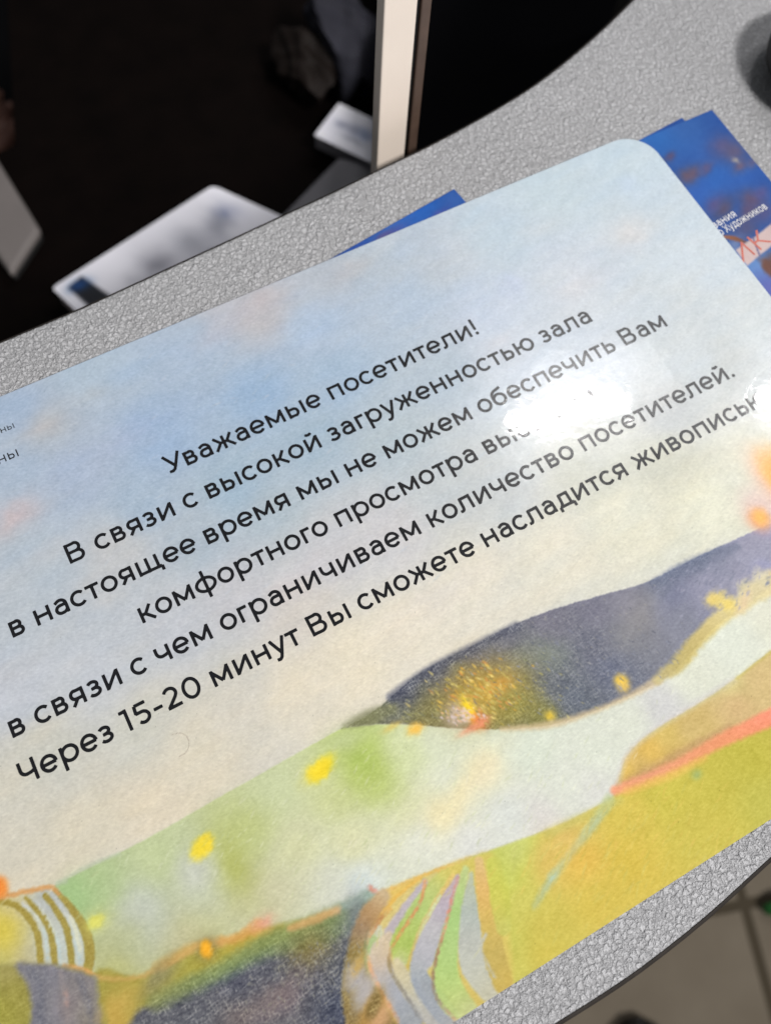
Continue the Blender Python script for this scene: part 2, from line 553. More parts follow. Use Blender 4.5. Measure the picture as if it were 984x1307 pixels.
class Canvas:
    def __init__(self, x0, x1, y0, y1, res, base=(128, 128, 128), corner=0.0):
        self.nx = int(round((x1 - x0) / res)) + 1
        self.ny = int(round((y1 - y0) / res)) + 1
        ys = np.linspace(y0, y1, self.ny)
        ins = np.zeros(self.ny)
        if corner:
            for e in (ys - y0, y1 - ys):
                m = e < corner
                ins[m] = np.maximum(ins[m], corner - np.sqrt(np.maximum(0, corner ** 2 - (corner - e[m]) ** 2)))
        t = np.linspace(0, 1, self.nx)
        self.X = (x0 + ins)[:, None] + t[None, :] * ((x1 - x0) - 2 * ins)[:, None]
        self.Y = np.repeat(ys[:, None], self.nx, 1)
        self.res = res
        self.C = np.empty((self.ny, self.nx, 3))
        self.C[:] = base
        self.x0, self.x1, self.y0, self.y1 = x0, x1, y0, y1
        self._n = {}

    def noise(self, cx, cy=None, seed=0, ang=0.0, octaves=1):
        """smooth value noise, -1..1, cell size cx by cy mm, turned by ang degrees"""
        cy = cy or cx
        key = (cx, cy, seed, ang, octaves)
        if key in self._n: return self._n[key]
        out = 0
        amp, tot = 1.0, 0.0
        a = math.radians(ang)
        U = self.X * math.cos(a) + self.Y * math.sin(a)
        W = -self.X * math.sin(a) + self.Y * math.cos(a)
        for o in range(octaves):
            r = np.random.RandomState(seed * 31 + o + 5)
            g = r.uniform(-1, 1, (256, 256))
            u = U / (cx / 2 ** o) + 100
            v = W / (cy / 2 ** o) + 100
            iu, iv = np.floor(u).astype(int), np.floor(v).astype(int)
            fu, fv = u - iu, v - iv
            fu, fv = fu * fu * (3 - 2 * fu), fv * fv * (3 - 2 * fv)
            q = lambda i, j: g[j % 256, i % 256]
            out = out + amp * ((q(iu, iv) * (1 - fu) + q(iu + 1, iv) * fu) * (1 - fv) + (q(iu, iv + 1) * (1 - fu) + q(iu + 1, iv + 1) * fu) * fv)
            tot += amp
            amp *= 0.55
        out = out / tot * 1.5
        self._n[key] = out
        return out

    def warp(self, amp, cell=2.0, seed=3):
        if amp == 0: return self.X, self.Y
        return self.X + amp * self.noise(cell, seed=seed, octaves=2), self.Y + amp * self.noise(cell, seed=seed + 7, octaves=2)

    def field(self, samples, pw=3.2, sl=None):
        """smooth colour field through samples ((x, y) mm, rgb)"""
        X, Y = (self.X, self.Y) if sl is None else (self.X[sl], self.Y[sl])
        num = np.zeros(X.shape + (3,))
        den = np.zeros(X.shape)
        for (x, y), c in samples:
            k = 1.0 / ((X - x) ** 2 + (Y - y) ** 2 + 9.0) ** (pw / 2)
            num += k[..., None] * np.array(c, float)
            den += k
        return num / den[..., None]

    def sub(self, pts, pad):
        P = np.asarray(pts)
        r0 = max(0, int((P[:, 1].min() - pad - self.y0) / self.res) - 1)
        r1 = min(self.ny, int((P[:, 1].max() + pad - self.y0) / self.res) + 2)
        c0 = max(0, int((P[:, 0].min() - pad - self.x0) / self.res) - 1)
        c1 = min(self.nx, int((P[:, 0].max() + pad - self.x0) / self.res) + 2)
        if r1 <= r0 or c1 <= c0: return None
        return (slice(r0, r1), slice(c0, c1))

    def poly(self, pts, color=None, soft=0.6, op=1.0, rough=0.25, cell=1.4, samples=None, smooth=5, seed=3):
        soft, rough = soft * 1.3, rough * .45
        P = catmull(pts, smooth, True) if smooth else np.asarray(pts, float)
        sl = self.sub(P, soft * 2 + rough * 3 + 1)
        if sl is None: return
        wx, wy = self.warp(rough, cell, seed)
        X, Y = wx[sl], wy[sl]
        d2 = np.full(X.shape, 1e9)
        inside = np.zeros(X.shape, bool)
        n = len(P)
        for i in range(n):
            a, b = P[i], P[(i + 1) % n]
            ex, ey = b - a
            L2 = ex * ex + ey * ey
            if L2 < 1e-9: continue
            t = np.clip(((X - a[0]) * ex + (Y - a[1]) * ey) / L2, 0, 1)
            d2 = np.minimum(d2, (X - a[0] - t * ex) ** 2 + (Y - a[1] - t * ey) ** 2)
            c = (a[1] > Y) != (b[1] > Y)
            if c.any():
                xi = a[0] + (Y - a[1]) / (ey if abs(ey) > 1e-9 else 1e-9) * ex
                inside ^= c & (X < xi)
        d = np.sqrt(d2) * np.where(inside, -1, 1)
        m = np.clip(0.5 - d / (2 * soft), 0, 1)
        m = (m * m * (3 - 2 * m) * op)[..., None]
        col = self.field(samples, sl=sl) if samples else np.array(color, float)
        self.C[sl] = self.C[sl] * (1 - m) + col * m

    def stroke(self, pts, width, color, soft=0.5, op=1.0, rough=0.3, cell=1.0, dry=0.0, seed=5):
        """brush stroke: width and colour may run along its length"""
        soft, rough = soft * 1.0, rough * .42
        n0 = len(pts)
        wd = np.broadcast_to(np.asarray(width, float), (n0,)) if np.ndim(width) == 0 else np.asarray(width, float)
        cl = np.asarray(color, float)
        cl = np.tile(cl, (n0, 1)) if cl.ndim == 1 else cl
        if len(wd) != n0: wd = np.interp(np.linspace(0, 1, n0), np.linspace(0, 1, len(wd)), wd)
        if len(cl) != n0: cl = np.stack([np.interp(np.linspace(0, 1, n0), np.linspace(0, 1, len(cl)), cl[:, k]) for k in range(3)], 1)
        Q = catmull([np.r_[np.asarray(p, float)[:2], wd[i], cl[i]] for i, p in enumerate(pts)], 4)
        sl = self.sub(Q[:, :2], wd.max() + soft * 2 + rough * 3 + 1)
        if sl is None: return
        wx, wy = self.warp(rough, cell, seed)
        X, Y = wx[sl], wy[sl]
        best = np.full(X.shape, 1e9)
        col = np.zeros(X.shape + (3,))
        for a, b in zip(Q, Q[1:]):
            ex, ey = (b - a)[:2]
            L2 = ex * ex + ey * ey
            if L2 < 1e-9: continue
            t = np.clip(((X - a[0]) * ex + (Y - a[1]) * ey) / L2, 0, 1)
            d = np.hypot(X - a[0] - t * ex, Y - a[1] - t * ey) - (a[2] + t * (b[2] - a[2])) / 2
            k = d < best
            best = np.where(k, d, best)
            cc = a[3:] + t[..., None] * (b[3:] - a[3:])
            col = np.where(k[..., None], cc, col)
        m = np.clip(0.5 - best / (2 * soft), 0, 1)
        m = m * m * (3 - 2 * m) * op
        if dry:
            m = m * np.clip(1 - dry * (0.5 + self.noise(0.7, seed=seed + 2)[sl]), 0, 1)
        m = m[..., None]
        self.C[sl] = self.C[sl] * (1 - m) + col * m

    def blob(self, c, rx, ry, color, op=1.0, ang=0.0, hard=1.0, rough=0.4, cell=2.0, seed=9):
        rough = rough * .5
        R = max(rx, ry) * 2.4
        sl = self.sub([(c[0] - R, c[1] - R), (c[0] + R, c[1] + R)], 1)
        if sl is None: return
        wx, wy = self.warp(rough, cell, seed)
        a = math.radians(ang)
        dx, dy = wx[sl] - c[0], wy[sl] - c[1]
        q = np.sqrt(((dx * math.cos(a) + dy * math.sin(a)) / rx) ** 2 + ((-dx * math.sin(a) + dy * math.cos(a)) / ry) ** 2)
        m = np.exp(-q ** (2 * hard) * 0.9) * op
        m = m[..., None]
        self.C[sl] = self.C[sl] * (1 - m) + np.array(color, float) * m

    def build(self, name, mat, parent, z=0.0, thick=0.4, gain=0.86, xf=None, rim_tone=0.10):
        """mesh grid with the painting as its print, closed by a rim and an underside"""
        lin = s2l(np.clip(self.C, 0, 255)) * gain
        nx, ny = self.nx, self.ny
        co = np.stack([self.X, self.Y, np.full(self.X.shape, z)], -1).reshape(-1, 3)
        ring = np.r_[np.arange(nx), np.arange(1, ny) * nx + nx - 1, (ny - 1) * nx + np.arange(nx - 2, -1, -1), np.arange(ny - 2, 0, -1) * nx]
        m = len(ring)
        low = np.concatenate([co[ring], co[ring]])
        low[m:, 2] -= thick
        idx = np.arange(nx * ny).reshape(ny, nx)
        quads = np.stack([idx[:-1, :-1], idx[:-1, 1:], idx[1:, 1:], idx[1:, :-1]], -1).reshape(-1, 4)
        n0 = nx * ny
        k = np.arange(m)
        rim = np.stack([n0 + k, n0 + m + k, n0 + m + (k + 1) % m, n0 + (k + 1) % m], -1)
        vs = np.concatenate([co, low])
        if xf is not None:
            vs = xf(vs)
        vs = vs / 1000.0
        me = bpy.data.meshes.new(name)
        allq = np.concatenate([quads, rim])
        nf = len(allq) + 1
        me.vertices.add(len(vs))
        me.vertices.foreach_set('co', vs.astype(np.float32).ravel())
        loops = np.concatenate([allq.ravel(), n0 + m + k[::-1]])
        me.loops.add(len(loops))
        me.loops.foreach_set('vertex_index', loops.astype(np.int32))
        me.polygons.add(nf)
        st = np.r_[np.arange(len(allq)) * 4, len(allq) * 4]
        me.polygons.foreach_set('loop_start', st.astype(np.int32))
        me.update(calc_edges=True)
        ca = me.color_attributes.new('print', 'FLOAT_COLOR', 'POINT')
        c4 = np.ones((len(vs), 4), np.float32)
        c4[:n0, :3] = lin.reshape(-1, 3)
        c4[n0:, :3] = rim_tone  # rim darkened in colour to give the shadow line at the sheet edge
        ca.data.foreach_set('color', c4.ravel())
        me.validate()
        return link(name, me, mat, parent)


def pm(x, y):
    return at(x, y)[:2]


def pms(pts):
    return [pm(*p) for p in pts]


def smp(rows):
    return [(pm(x, y), c) for x, y, c in rows]


# ================================================================== LARGE STRUCTURE
ZD = -1.1                                   # counter top, mm
m_desk = desk_material()
m_lip = plain('dark_counter_edging', (50, 46, 43), 0.75, 0.2, 300, spec=.15)
m_body = plain('counter_carcass', (70, 66, 62), 0.6, 0.1, 30)

far_px = [(0, 432), (100, 390), (240, 326), (357, 272), (430, 238), (481, 213), (550, 180), (620, 142), (680, 105), (740, 58), (800, 2)]
near_px = [(978, 1110), (868, 1207), (735, 1300)]
far = [at(*p, ZD)[:2] for p in far_px]
near = [at(*p, ZD)[:2] for p in near_px]
far = [np.array((-520.0, 92.0)), np.array((-260.0, 106.0))] + far + [np.array((214.0, 160.0)), np.array((262.0, 190.0)), np.array((330.0, 248.0)), np.array((400.0, 330.0))]
near = [np.array((470.0, 130.0)), np.array((380.0, 30.0)), np.array((280.0, -48.0)), np.array((170.0, -100.0)), np.array((95.0, -122.0))] + near + [np.array((-90.0, -131.0)), np.array((-260.0, -112.0)), np.array((-520.0, -90.0))]


def resample(P, n):
    """n points at equal arc length along a polyline"""
    P = np.asarray(P)
    s_ = np.r_[0, np.cumsum(np.hypot(*np.diff(P, axis=0).T))]
    u = np.linspace(0, s_[-1], n)
    return np.stack([np.interp(u, s_, P[:, 0]), np.interp(u, s_, P[:, 1])], 1)


NE = 150
farc = resample(catmull(far, 8), NE)
nearc = resample(catmull(near, 8), NE)
out = [(p[0] / 1000, p[1] / 1000) for p in list(farc) + list(nearc)]


def inset(pts, d):
    n = len(pts)
    r = []
    ar = sum(pts[i][0] * pts[(i + 1) % n][1] - pts[(i + 1) % n][0] * pts[i][1] for i in range(n))
    s = 1 if ar > 0 else -1
    for i in range(n):
        a, b = np.array(pts[i - 1]), np.array(pts[(i + 1) % n])
        t = (b - a) / (np.hypot(*(b - a)) + 1e-12)
        r.append((pts[i][0] - s * t[1] * d, pts[i][1] + s * t[0] * d))
    return r


counter = empty('reception_counter', 'curved grey counter with pebble grained top under the notice', 'counter', (0, 0, -1.05))
bm = bmesh.new()
# worktop: rounded-over edge built as successive insets
levels = [(0.0014, -0.0240), (0.0012, -0.0235), (0.0012, -0.0017), (0.0015, -0.0013), (0.0021, -0.0011)]
rowsv = []
for d, z in levels:
    rowsv.append([bm.verts.new((p[0], p[1], z)) for p in inset(out, d)])
for a, b in zip(rowsv, rowsv[1:]):
    for i in range(len(a)):
        j = (i + 1) % len(a)
        bm.faces.new((a[i], a[j], b[j], b[i]))
for row in (rowsv[-1], rowsv[0]):
    for i in range(NE - 1):
        bm.faces.new((row[i], row[i + 1], row[2 * NE - 2 - i], row[2 * NE - 1 - i]))
bmesh.ops.recalc_face_normals(bm, faces=bm.faces)
worktop = from_bm('worktop', bm, m_desk, counter)
# dark edging strip glued round the slab, standing a little proud and lower than the top
bm = bmesh.new()
band = [[bm.verts.new((p[0], p[1], z_)) for p in inset(out, d_)] for d_, z_ in
        ((-0.0004, -0.0245), (-0.0004, -0.0042), (-0.0002, -0.0030), (0.0002, -0.0022), (0.0006, -0.0017), (0.00115, -0.0014), (0.00115, -0.0245))]
for r0, r1 in zip(band, band[1:] + band[:1]):
    for i in range(len(r0)):
        j = (i + 1) % len(r0)
        bm.faces.new((r0[i], r0[j], r1[j], r1[i]))
bmesh.ops.recalc_face_normals(bm, faces=bm.faces)
from_bm('edge_band', bm, m_lip, counter)
prism('carcass', inset(out, 0.045), -1.05, -0.0245, m_body, counter)

# floor: visitor side tiles, staff side an added black sheet to keep it dark
fz = -1050
fa, fb, fc2 = at(949.4, 1154.7, fz), at(981.6, 1271, fz), at(984, 1146, fz)
ang = math.atan2(fb[1] - fa[1], fb[0] - fa[0])
m_tile = tile_material(ang, fa[0] / 1000, fa[1] / 1000, 0.40, 0.014)
bm = bmesh.new()
bm.faces.new([bm.verts.new(v) for v in ((-6, -6, -1.05), (6, -6, -1.05), (6, 6, -1.05), (-6, 6, -1.05))])
tag(from_bm('floor', bm, m_tile), kind='structure')
m_dark_sheet = plain('black_floor_sheet', (7, 7, 9), 0.95, 0.3, 200, spec=0.1)
bm = bmesh.new()
bm.faces.new([bm.verts.new(v) for v in ((-3, 0.03, -1.046), (0.18, 0.10, -1.046), (0.40, 0.31, -1.046), (1.2, 1.3, -1.046), (1.2, 3.2, -1.046), (-3, 3.2, -1.046))])
tag(from_bm('dark_floor_sheet', bm, m_dark_sheet), kind='structure')

# ================================================================== THE NOTICE
SX0, SX1, SY0, SY1 = -146.9, 150.1, -120.5, 89.5
cv = Canvas(SX0, SX1, SY0, SY1, 0.25, corner=12.0)

sky = smp([
    (20, 520, (158, 180, 208)), (110, 470, (168, 189, 210)), (60, 545, (174, 184, 196)), (20, 600, (166, 184, 206)), (100, 600, (163, 181, 208)),
    (200, 560, (150, 178, 213)), (250, 440, (166, 187, 212)), (280, 385, (182, 187, 200)), (330, 400, (186, 185, 192)), (420, 340, (178, 187, 199)),
    (400, 420, (170, 191, 217)), (330, 500, (148, 179, 214)), (430, 480, (158, 184, 211)), (300, 620, (154, 180, 202)), (400, 560, (160, 183, 202)),
    (180, 640, (158, 181, 206)), (60, 720, (174, 188, 202)), (20, 780, (180, 190, 200)), (130, 760, (183, 191, 200)), (250, 690, (168, 183, 197)),
    (350, 650, (172, 187, 197)), (150, 705, (192, 194, 196)), (20, 880, (188, 194, 205)), (120, 860, (189, 195, 204)), (230, 800, (188, 193, 202)),
    (300, 760, (189, 191, 199)), (300, 880, (205, 200, 198)), (380, 780, (204, 198, 201)), (180, 940, (200, 198, 196)), (60, 960, (198, 196, 195)),
    (250, 960, (216, 206, 194)), (200, 1040, (219, 206, 191)), (100, 1080, (214, 204, 190)), (40, 1100, (211, 202, 191)), (20, 1020, (205, 200, 195)),
    (380, 880, (221, 211, 200)), (450, 840, (225, 215, 202)), (520, 800, (226, 216, 205)), (600, 740, (222, 215, 207)), (700, 700, (222, 216, 207)),
    (800, 660, (222, 219, 208)), (900, 640, (224, 222, 209)), (960, 600, (216, 213, 202)), (500, 560, (176, 191, 200)), (560, 480, (174, 191, 207)),
    (620, 400, (184, 197, 216)), (520, 380, (174, 193, 215)), (560, 330, (182, 194, 207)), (470, 330, (176, 191, 206)), (640, 300, (178, 197, 212)),
    (700, 240, (182, 201, 212)), (800, 200, (183, 203, 216)), (860, 260, (187, 203, 215)), (900, 330, (194, 206, 215)), (720, 340, (189, 200, 213)),
    (960, 420, (195, 203, 206)), (880, 460, (188, 198, 204)), (760, 460, (186, 196, 207)), (650, 450, (184, 195, 209)), (940, 470, (185, 191, 191)),
    (850, 520, (186, 190, 191)), (760, 600, (198, 200, 198)), (640, 620, (192, 198, 200)), (560, 620, (186, 195, 200)), (500, 680, (202, 200, 202)),
    (860, 590, (200, 200, 194)), (420, 700, (196, 196, 200)),
])
sky = [(p_, (c_[0], c_[1] + (1 if p_[1] < -10 else 0), c_[2] - (9 if p_[1] < -10 else 0))) for p_, c_ in sky]
cv.C[:] = cv.field(sky)
for x, y, rx, ry, c, op in [
        (20, 660, 7, 4, (214, 180, 174), .75), (55, 545, 5, 3, (198, 184, 178), .6), (330, 385, 9, 4, (196, 184, 186), .7), (270, 430, 6, 4, (190, 182, 192), .5),
        (450, 345, 8, 3.5, (194, 186, 184), .6), (805, 300, 8, 6, (212, 201, 197), .7), (740, 365, 10, 5, (205, 200, 204), .5), (655, 365, 4, 4, (176, 192, 226), .7),
        (800, 235, 4, 4, (176, 198, 226), .6), (140, 760, 5, 3, (206, 199, 190), .6), (70, 700, 8, 3, (196, 194, 196), .5), (640, 440, 6, 3, (204, 198, 202), .45),
        (380, 740, 12, 5, (206, 196, 204), .4), (120, 740, 6, 2.5, (200, 196, 192), .5), (240, 520, 12, 5, (146, 176, 216), .5), (160, 560, 8, 4, (172, 182, 214), .5),
        (520, 320, 5, 3, (170, 194, 222), .5), (690, 290, 7, 3, (196, 202, 206), .5), (600, 280, 6, 3, (172, 198, 216), .5), (560, 760, 18, 5, (214, 208, 204), .5),
        (120, 500, 5, 3, (188, 190, 190), .5), (30, 545, 4, 3, (160, 182, 214), .5), (230, 400, 6, 3, (176, 190, 206), .5), (700, 200, 6, 3, (196, 206, 208), .5),
        (170, 470, 7, 4, (160, 186, 216), .5), (380, 330, 6, 3, (168, 190, 214), .5), (480, 300, 5, 3, (170, 194, 216), .4)]:
    cv.blob(pm(x, y), rx, ry, c, op * .72, ang=8, rough=2.6, cell=5.0)
# dabs of pastel, horizontal in the picture
n1 = cv.noise(16, 6, 1, 5, 3)
n2 = cv.noise(9, 4, 2, 10, 3)
cv.C += n1[..., None] * np.array((3.2, 1.0, -2.0)) + n2[..., None] * np.array((1.8, 1.5, 1.8))

light_top = [(-60, 1160), (0, 1143), (60, 1137), (78, 1126), (150, 1090), (200, 1064), (290, 1012), (340, 984), (400, 950), (440, 928)]
hill_bot = [(440, 929), (480, 925), (520, 925), (580, 930), (640, 931), (700, 926), (750, 911), (800, 890), (850, 865), (880, 836), (915, 797), (940, 782), (984, 748), (1040, 715)]
light_low = [(1040, 795), (984, 830), (930, 872), (880, 905), (830, 935), (800, 965), (788, 1000), (780, 1018), (740, 1040), (700, 1058), (640, 1080), (600, 1094), (560, 1108),
             (520, 1125), (480, 1143), (470, 1148), (430, 1166), (400, 1178), (340, 1196), (300, 1216), (240, 1244), (200, 1251), (130, 1240), (60, 1245), (-60, 1260)]
# the yellow field lies under everything low on the sheet
field = smp([
    (800, 1040, (214, 184, 72)), (850, 1012, (204, 184, 66)), (900, 1000, (199, 180, 66)), (960, 970, (194, 177, 62)), (980, 1020, (194, 180, 72)), (900, 1060, (204, 182, 70)),
    (800, 1100, (214, 179, 62)), (740, 1100, (222, 180, 72)), (700, 1180, (204, 180, 70)), (760, 1150, (212, 180, 66)), (705, 1110, (216, 180, 82)), (660, 1082, (198, 204, 96)),
    (640, 1120, (199, 204, 78)), (620, 1095, (194, 200, 84)), (640, 1200, (198, 190, 80)), (600, 1280, (190, 176, 84)), (665, 1150, (204, 190, 84)), (730, 1060, (214, 184, 90)),
    (500, 1150, (226, 184, 82)), (500, 1320, (150, 125, 64)), (300, 1330, (70, 75, 92)), (100, 1330, (150, 145, 60)), (980, 930, (196, 178, 66)), (650, 1240, (200, 185, 76)),
    (700, 1220, (206, 180, 64)), (560, 1200, (180, 190, 120)), (0, 1330, (150, 146, 52))])
field = [(p_, (c_[0] - 2, c_[1] + 5, c_[2])) for p_, c_ in field]
low_poly = [(1100, 760)] + light_low + [(-60, 1500), (300, 1700), (600, 1600), (1100, 1100)]
cv.poly(pms(low_poly), soft=0.7, samples=field, rough=0.2, smooth=3)
# pale green hill
light = smp([
    (90, 1145, (146, 194, 126)), (130, 1130, (163, 197, 138)), (180, 1170, (182, 195, 176)), (160, 1200, (178, 192, 158)), (150, 1232, (184, 184, 118)), (230, 1205, (194, 190, 148)),
    (250, 1120, (186, 199, 166)), (300, 1060, (184, 200, 132)), (200, 1100, (182, 204, 148)), (350, 1012, (192, 208, 158)), (380, 1080, (204, 207, 160)), (330, 1150, (198, 197, 158)),
    (430, 1020, (198, 209, 142)), (460, 950, (172, 204, 108)), (520, 960, (203, 219, 165)), (450, 1080, (213, 213, 168)), (520, 1040, (218, 217, 178)), (420, 1130, (206, 211, 192)),
    (460, 1125, (203, 217, 214)), (540, 1070, (212, 218, 210)), (580, 1000, (211, 219, 198)), (620, 980, (226, 220, 186)), (560, 1040, (228, 220, 176)), (680, 960, (206, 220, 202)),
    (650, 1040, (208, 215, 208)), (720, 1000, (210, 217, 202)), (760, 960, (211, 220, 203)), (800, 920, (212, 219, 202)), (760, 1010, (212, 213, 206)), (880, 862, (216, 221, 201)),
    (930, 812, (215, 224, 208)), (980, 782, (220, 221, 202)), (845, 900, (204, 204, 203)), (640, 945, (205, 222, 205)), (560, 945, (208, 220, 190)), (240, 1230, (186, 182, 110)),
    (20, 1180, (190, 195, 180)), (600, 1075, (214, 216, 210)), (690, 1045, (214, 210, 204))])
cv.poly(pms(light_top + hill_bot + light_low), soft=0.25, samples=light, rough=0.18, smooth=3)
for x, y, rx, ry, c, op, an in [
        (470, 985, 6, 9, (158, 196, 78), .8, 20), (300, 1105, 5, 9, (172, 182, 76), .8, 0), (320, 1055, 6, 6, (182, 198, 118), .7, 0), (100, 1150, 6, 5, (148, 196, 128), .6, 0),
        (250, 1115, 4, 5, (196, 202, 192), .7, 0), (185, 1170, 5, 7, (186, 198, 194), .6, 0), (440, 945, 6, 3, (190, 206, 160), .5, 0), (590, 1010, 13, 3.5, (236, 222, 172), .8, 22),
        (620, 985, 9, 3, (234, 222, 186), .6, 22), (480, 1010, 5, 5, (180, 205, 110), .6, 0), (150, 1205, 9, 5, (180, 186, 120), .5, 0), (360, 1140, 9, 6, (200, 196, 160), .6, 0)]:
    cv.blob(pm(x, y), rx, ry, c, op, ang=an, rough=1.4, cell=4.0)
n3 = cv.noise(5, 2.5, 4, 25, 3)

# dark hill with its lights
hill_top = [(1040, 645), (984, 668), (940, 688), (900, 706), (860, 726), (820, 745), (760, 762), (700, 780), (650, 800), (600, 826), (540, 856), (505, 885), (480, 906), (440, 929)]
dark = smp([
    (470, 918, (128, 130, 88)), (500, 912, (105, 108, 96)), (515, 885, (74, 80, 104)), (560, 855, (80, 86, 110)), (600, 835, (92, 96, 120)), (650, 815, (104, 106, 130)), (700, 795, (114, 112, 135)),
    (760, 780, (114, 113, 139)), (800, 772, (130, 128, 150)), (850, 745, (100, 112, 146)), (900, 715, (102, 114, 148)), (960, 690, (146, 145, 178)), (900, 752, (134, 135, 170)),
    (850, 790, (128, 132, 158)), (800, 812, (122, 126, 140)), (820, 790, (134, 133, 140)), (760, 830, (98, 102, 126)), (780, 850, (94, 104, 138)), (700, 870, (86, 96, 118)),
    (730, 890, (90, 101, 124)), (660, 840, (104, 112, 112)), (610, 890, (136, 122, 56)), (560, 905, (108, 107, 66)), (640, 905, (120, 116, 62)), (540, 916, (125, 120, 74)),
    (690, 912, (132, 128, 66)), (945, 742, (146, 145, 178)), (975, 720, (148, 149, 184)), (590, 860, (110, 110, 82)), (660, 880, (108, 110, 78))])
cv.poly(pms(hill_top + hill_bot), soft=0.2, samples=dark, rough=0.3, cell=0.9, smooth=3)
cv.stroke(pms([(440, 927), (470, 916), (500, 905)]), [1, 4, 3], (120, 122, 84), 1.2, .7)
cv.stroke(pms([(500, 890), (545, 858), (600, 829), (660, 800)]), 2.6, (70, 76, 104), 1.0, .7)
cv.stroke(pms([(835, 745), (870, 728), (905, 713), (940, 697)]), [2, 4, 4, 2], (92, 106, 144), 1.2, .7, rough=.6)
cv.blob(pm(700, 835), 6, 4, (128, 146, 128), .6, ang=-40, rough=1.5)
cv.blob(pm(810, 795), 10, 4, (142, 138, 142), .6, ang=25, rough=1.5)
cv.blob(pm(905, 735), 9, 2.6, (148, 148, 182), .6, ang=20, rough=1.2)
cv.blob(pm(860, 760), 6, 3, (122, 126, 168), .6, ang=20, rough=1.2)
for x, y, rx, ry, c, op, h in [
        (612, 880, 11, 7, (196, 152, 56), .75, 1.0), (640, 885, 10, 6, (186, 160, 66), .5, 1.0), (585, 912, 4, 3.4, (214, 190, 184), .7, 1.2), (636, 876, 4, 2, (226, 160, 60), .7, 1.2),
        (600, 907, 1.6, 4.4, (255, 216, 30), 1.0, 1.6), (612, 920, 2.4, 2.4, (238, 124, 72), .9, 1.3), (605, 928, 4.5, 1.0, (238, 150, 110), .8, 1.3), (793, 869, 2.1, 1.9, (250, 206, 74), 1.0, 1.5),
        (797, 878, 2, 1.5, (238, 196, 90), .8, 1.2), (702, 914, 1.4, 1.4, (236, 200, 62), .9, 1.3), (530, 931, 2.4, 1.5, (250, 190, 66), .9, 1.3), (500, 928, 3, 1.0, (226, 196, 90), .7, 1.3),
        (660, 900, 5, 3, (150, 140, 56), .6, 1.0)]:
    cv.blob(pm(x, y), rx, ry, c, op, hard=h, rough=.5, cell=1.0)
cv.stroke(pms([(640, 931), (700, 926), (750, 911), (800, 890), (840, 868)]), [1.2, 2, 1.6, 1.6, 2.4], (214, 190, 146), .8, .75, rough=.4)
cv.stroke(pms([(838, 868), (868, 845), (892, 815), (916, 792), (946, 770), (984, 744), (1030, 712)]), [2.4, 4.5, 4.2, 4.5, 5, 6, 6], [(200, 184, 124), (202, 182, 104), (206, 184, 104), (226, 206, 130), (222, 208, 150), (224, 206, 150), (224, 206, 150)], 1.1, .9, rough=.9, cell=1.6)
for x, y, r, c in [(920, 765, 2.8, (238, 214, 118)), (908, 766, 2.2, (236, 208, 108)), (930, 772, 2.4, (240, 214, 110)), (952, 752, 3, (214, 204, 160)), (972, 738, 3, (218, 208, 170))]:
    cv.blob(pm(x, y), r, r * .9, c, .9, hard=1.4, rough=1.0, cell=1.1)
cv.blob(pm(950, 768), 4, 1.4, (232, 202, 160), .7, ang=30)
# orange lights on the ridge
for x, y, rx, ry, c, op in [(972, 650, 6, 7, (226, 190, 186), .7), (968, 663, 3.4, 3.6, (236, 160, 110), .9), (970, 660, 2.4, 2.6, (255, 186, 92), 1.0), (985, 612, 5, 10, (240, 186, 160), .8), (990, 610, 3.4, 8, (255, 186, 96), 1.0), (1000, 600, 5, 8, (250, 176, 84), 1)]:
    cv.blob(pm(x, y), rx, ry, c, op, hard=1.4, rough=.5)

# right: ochre slope and the coral ridge
och = smp([(830, 960, (224, 182, 80)), (800, 990, (226, 186, 84)), (880, 930, (206, 178, 108)), (940, 900, (206, 172, 116)), (970, 870, (210, 182, 122)), (865, 968, (198, 166, 88)), (930, 872, (214, 200, 132)),
           (850, 935, (214, 186, 96)), (820, 980, (206, 172, 96)), (1000, 860, (212, 186, 124))])
cv.poly(pms([(788, 1004), (793, 985), (801, 963), (830, 937), (880, 906), (930, 873), (984, 832), (1050, 790), (1050, 880), (984, 917), (920, 946), (860, 976), (800, 1004)]), soft=0.8, samples=och, rough=.3, smooth=3)
cv.stroke(pms([(790, 1002), (840, 980), (880, 958), (930, 930)]), [1.5, 3, 3, 2], (184, 140, 96), 1.2, .55, rough=.5)
cv.stroke(pms([(784, 1010), (830, 991), (870, 973), (920, 946), (984, 916), (1040, 890)]), [2.2, 2.4, 2.6, 3.4, 4.4, 5], [(240, 152, 112), (234, 152, 112), (236, 150, 106), (238, 146, 100), (248, 140, 108), (248, 140, 108)], .9, .95, rough=.4)
cv.stroke(pms([(800, 1010), (850, 992), (900, 968)]), [2, 2.4, 1.5], (236, 180, 84), 1.0, .6, rough=.4)
cv.blob(pm(889, 989), 1.4, 1.0, (140, 180, 110), .7)
cv.stroke(pms([(788, 998), (800, 964), (832, 934), (880, 903), (935, 868)]), 1.6, (208, 200, 200), 1.2, .5)
# teal stroke on the field
cv.stroke(pms([(778, 1022), (757, 1052), (730, 1088), (704, 1122), (682, 1158)]), [3, 2.4, 2.0, 1.8, 1.2], [(176, 196, 140), (170, 194, 150), (172, 196, 156), (164, 194, 158), (182, 190, 120)], .9, .85, rough=.4)
cv.blob(pm(705, 1120), 1.0, 1.0, (150, 206, 196), .8)
cv.blob(pm(745, 1098), 6, 4, (226, 180, 66), .6)
cv.blob(pm(722, 1072), 4, 3, (222, 184, 100), .6)
cv.blob(pm(700, 1090), 5, 4, (220, 184, 92), .5)
cv.stroke(pms([(790, 1022), (740, 1045), (700, 1064)]), 2, (200, 194, 100), 1.2, .6)

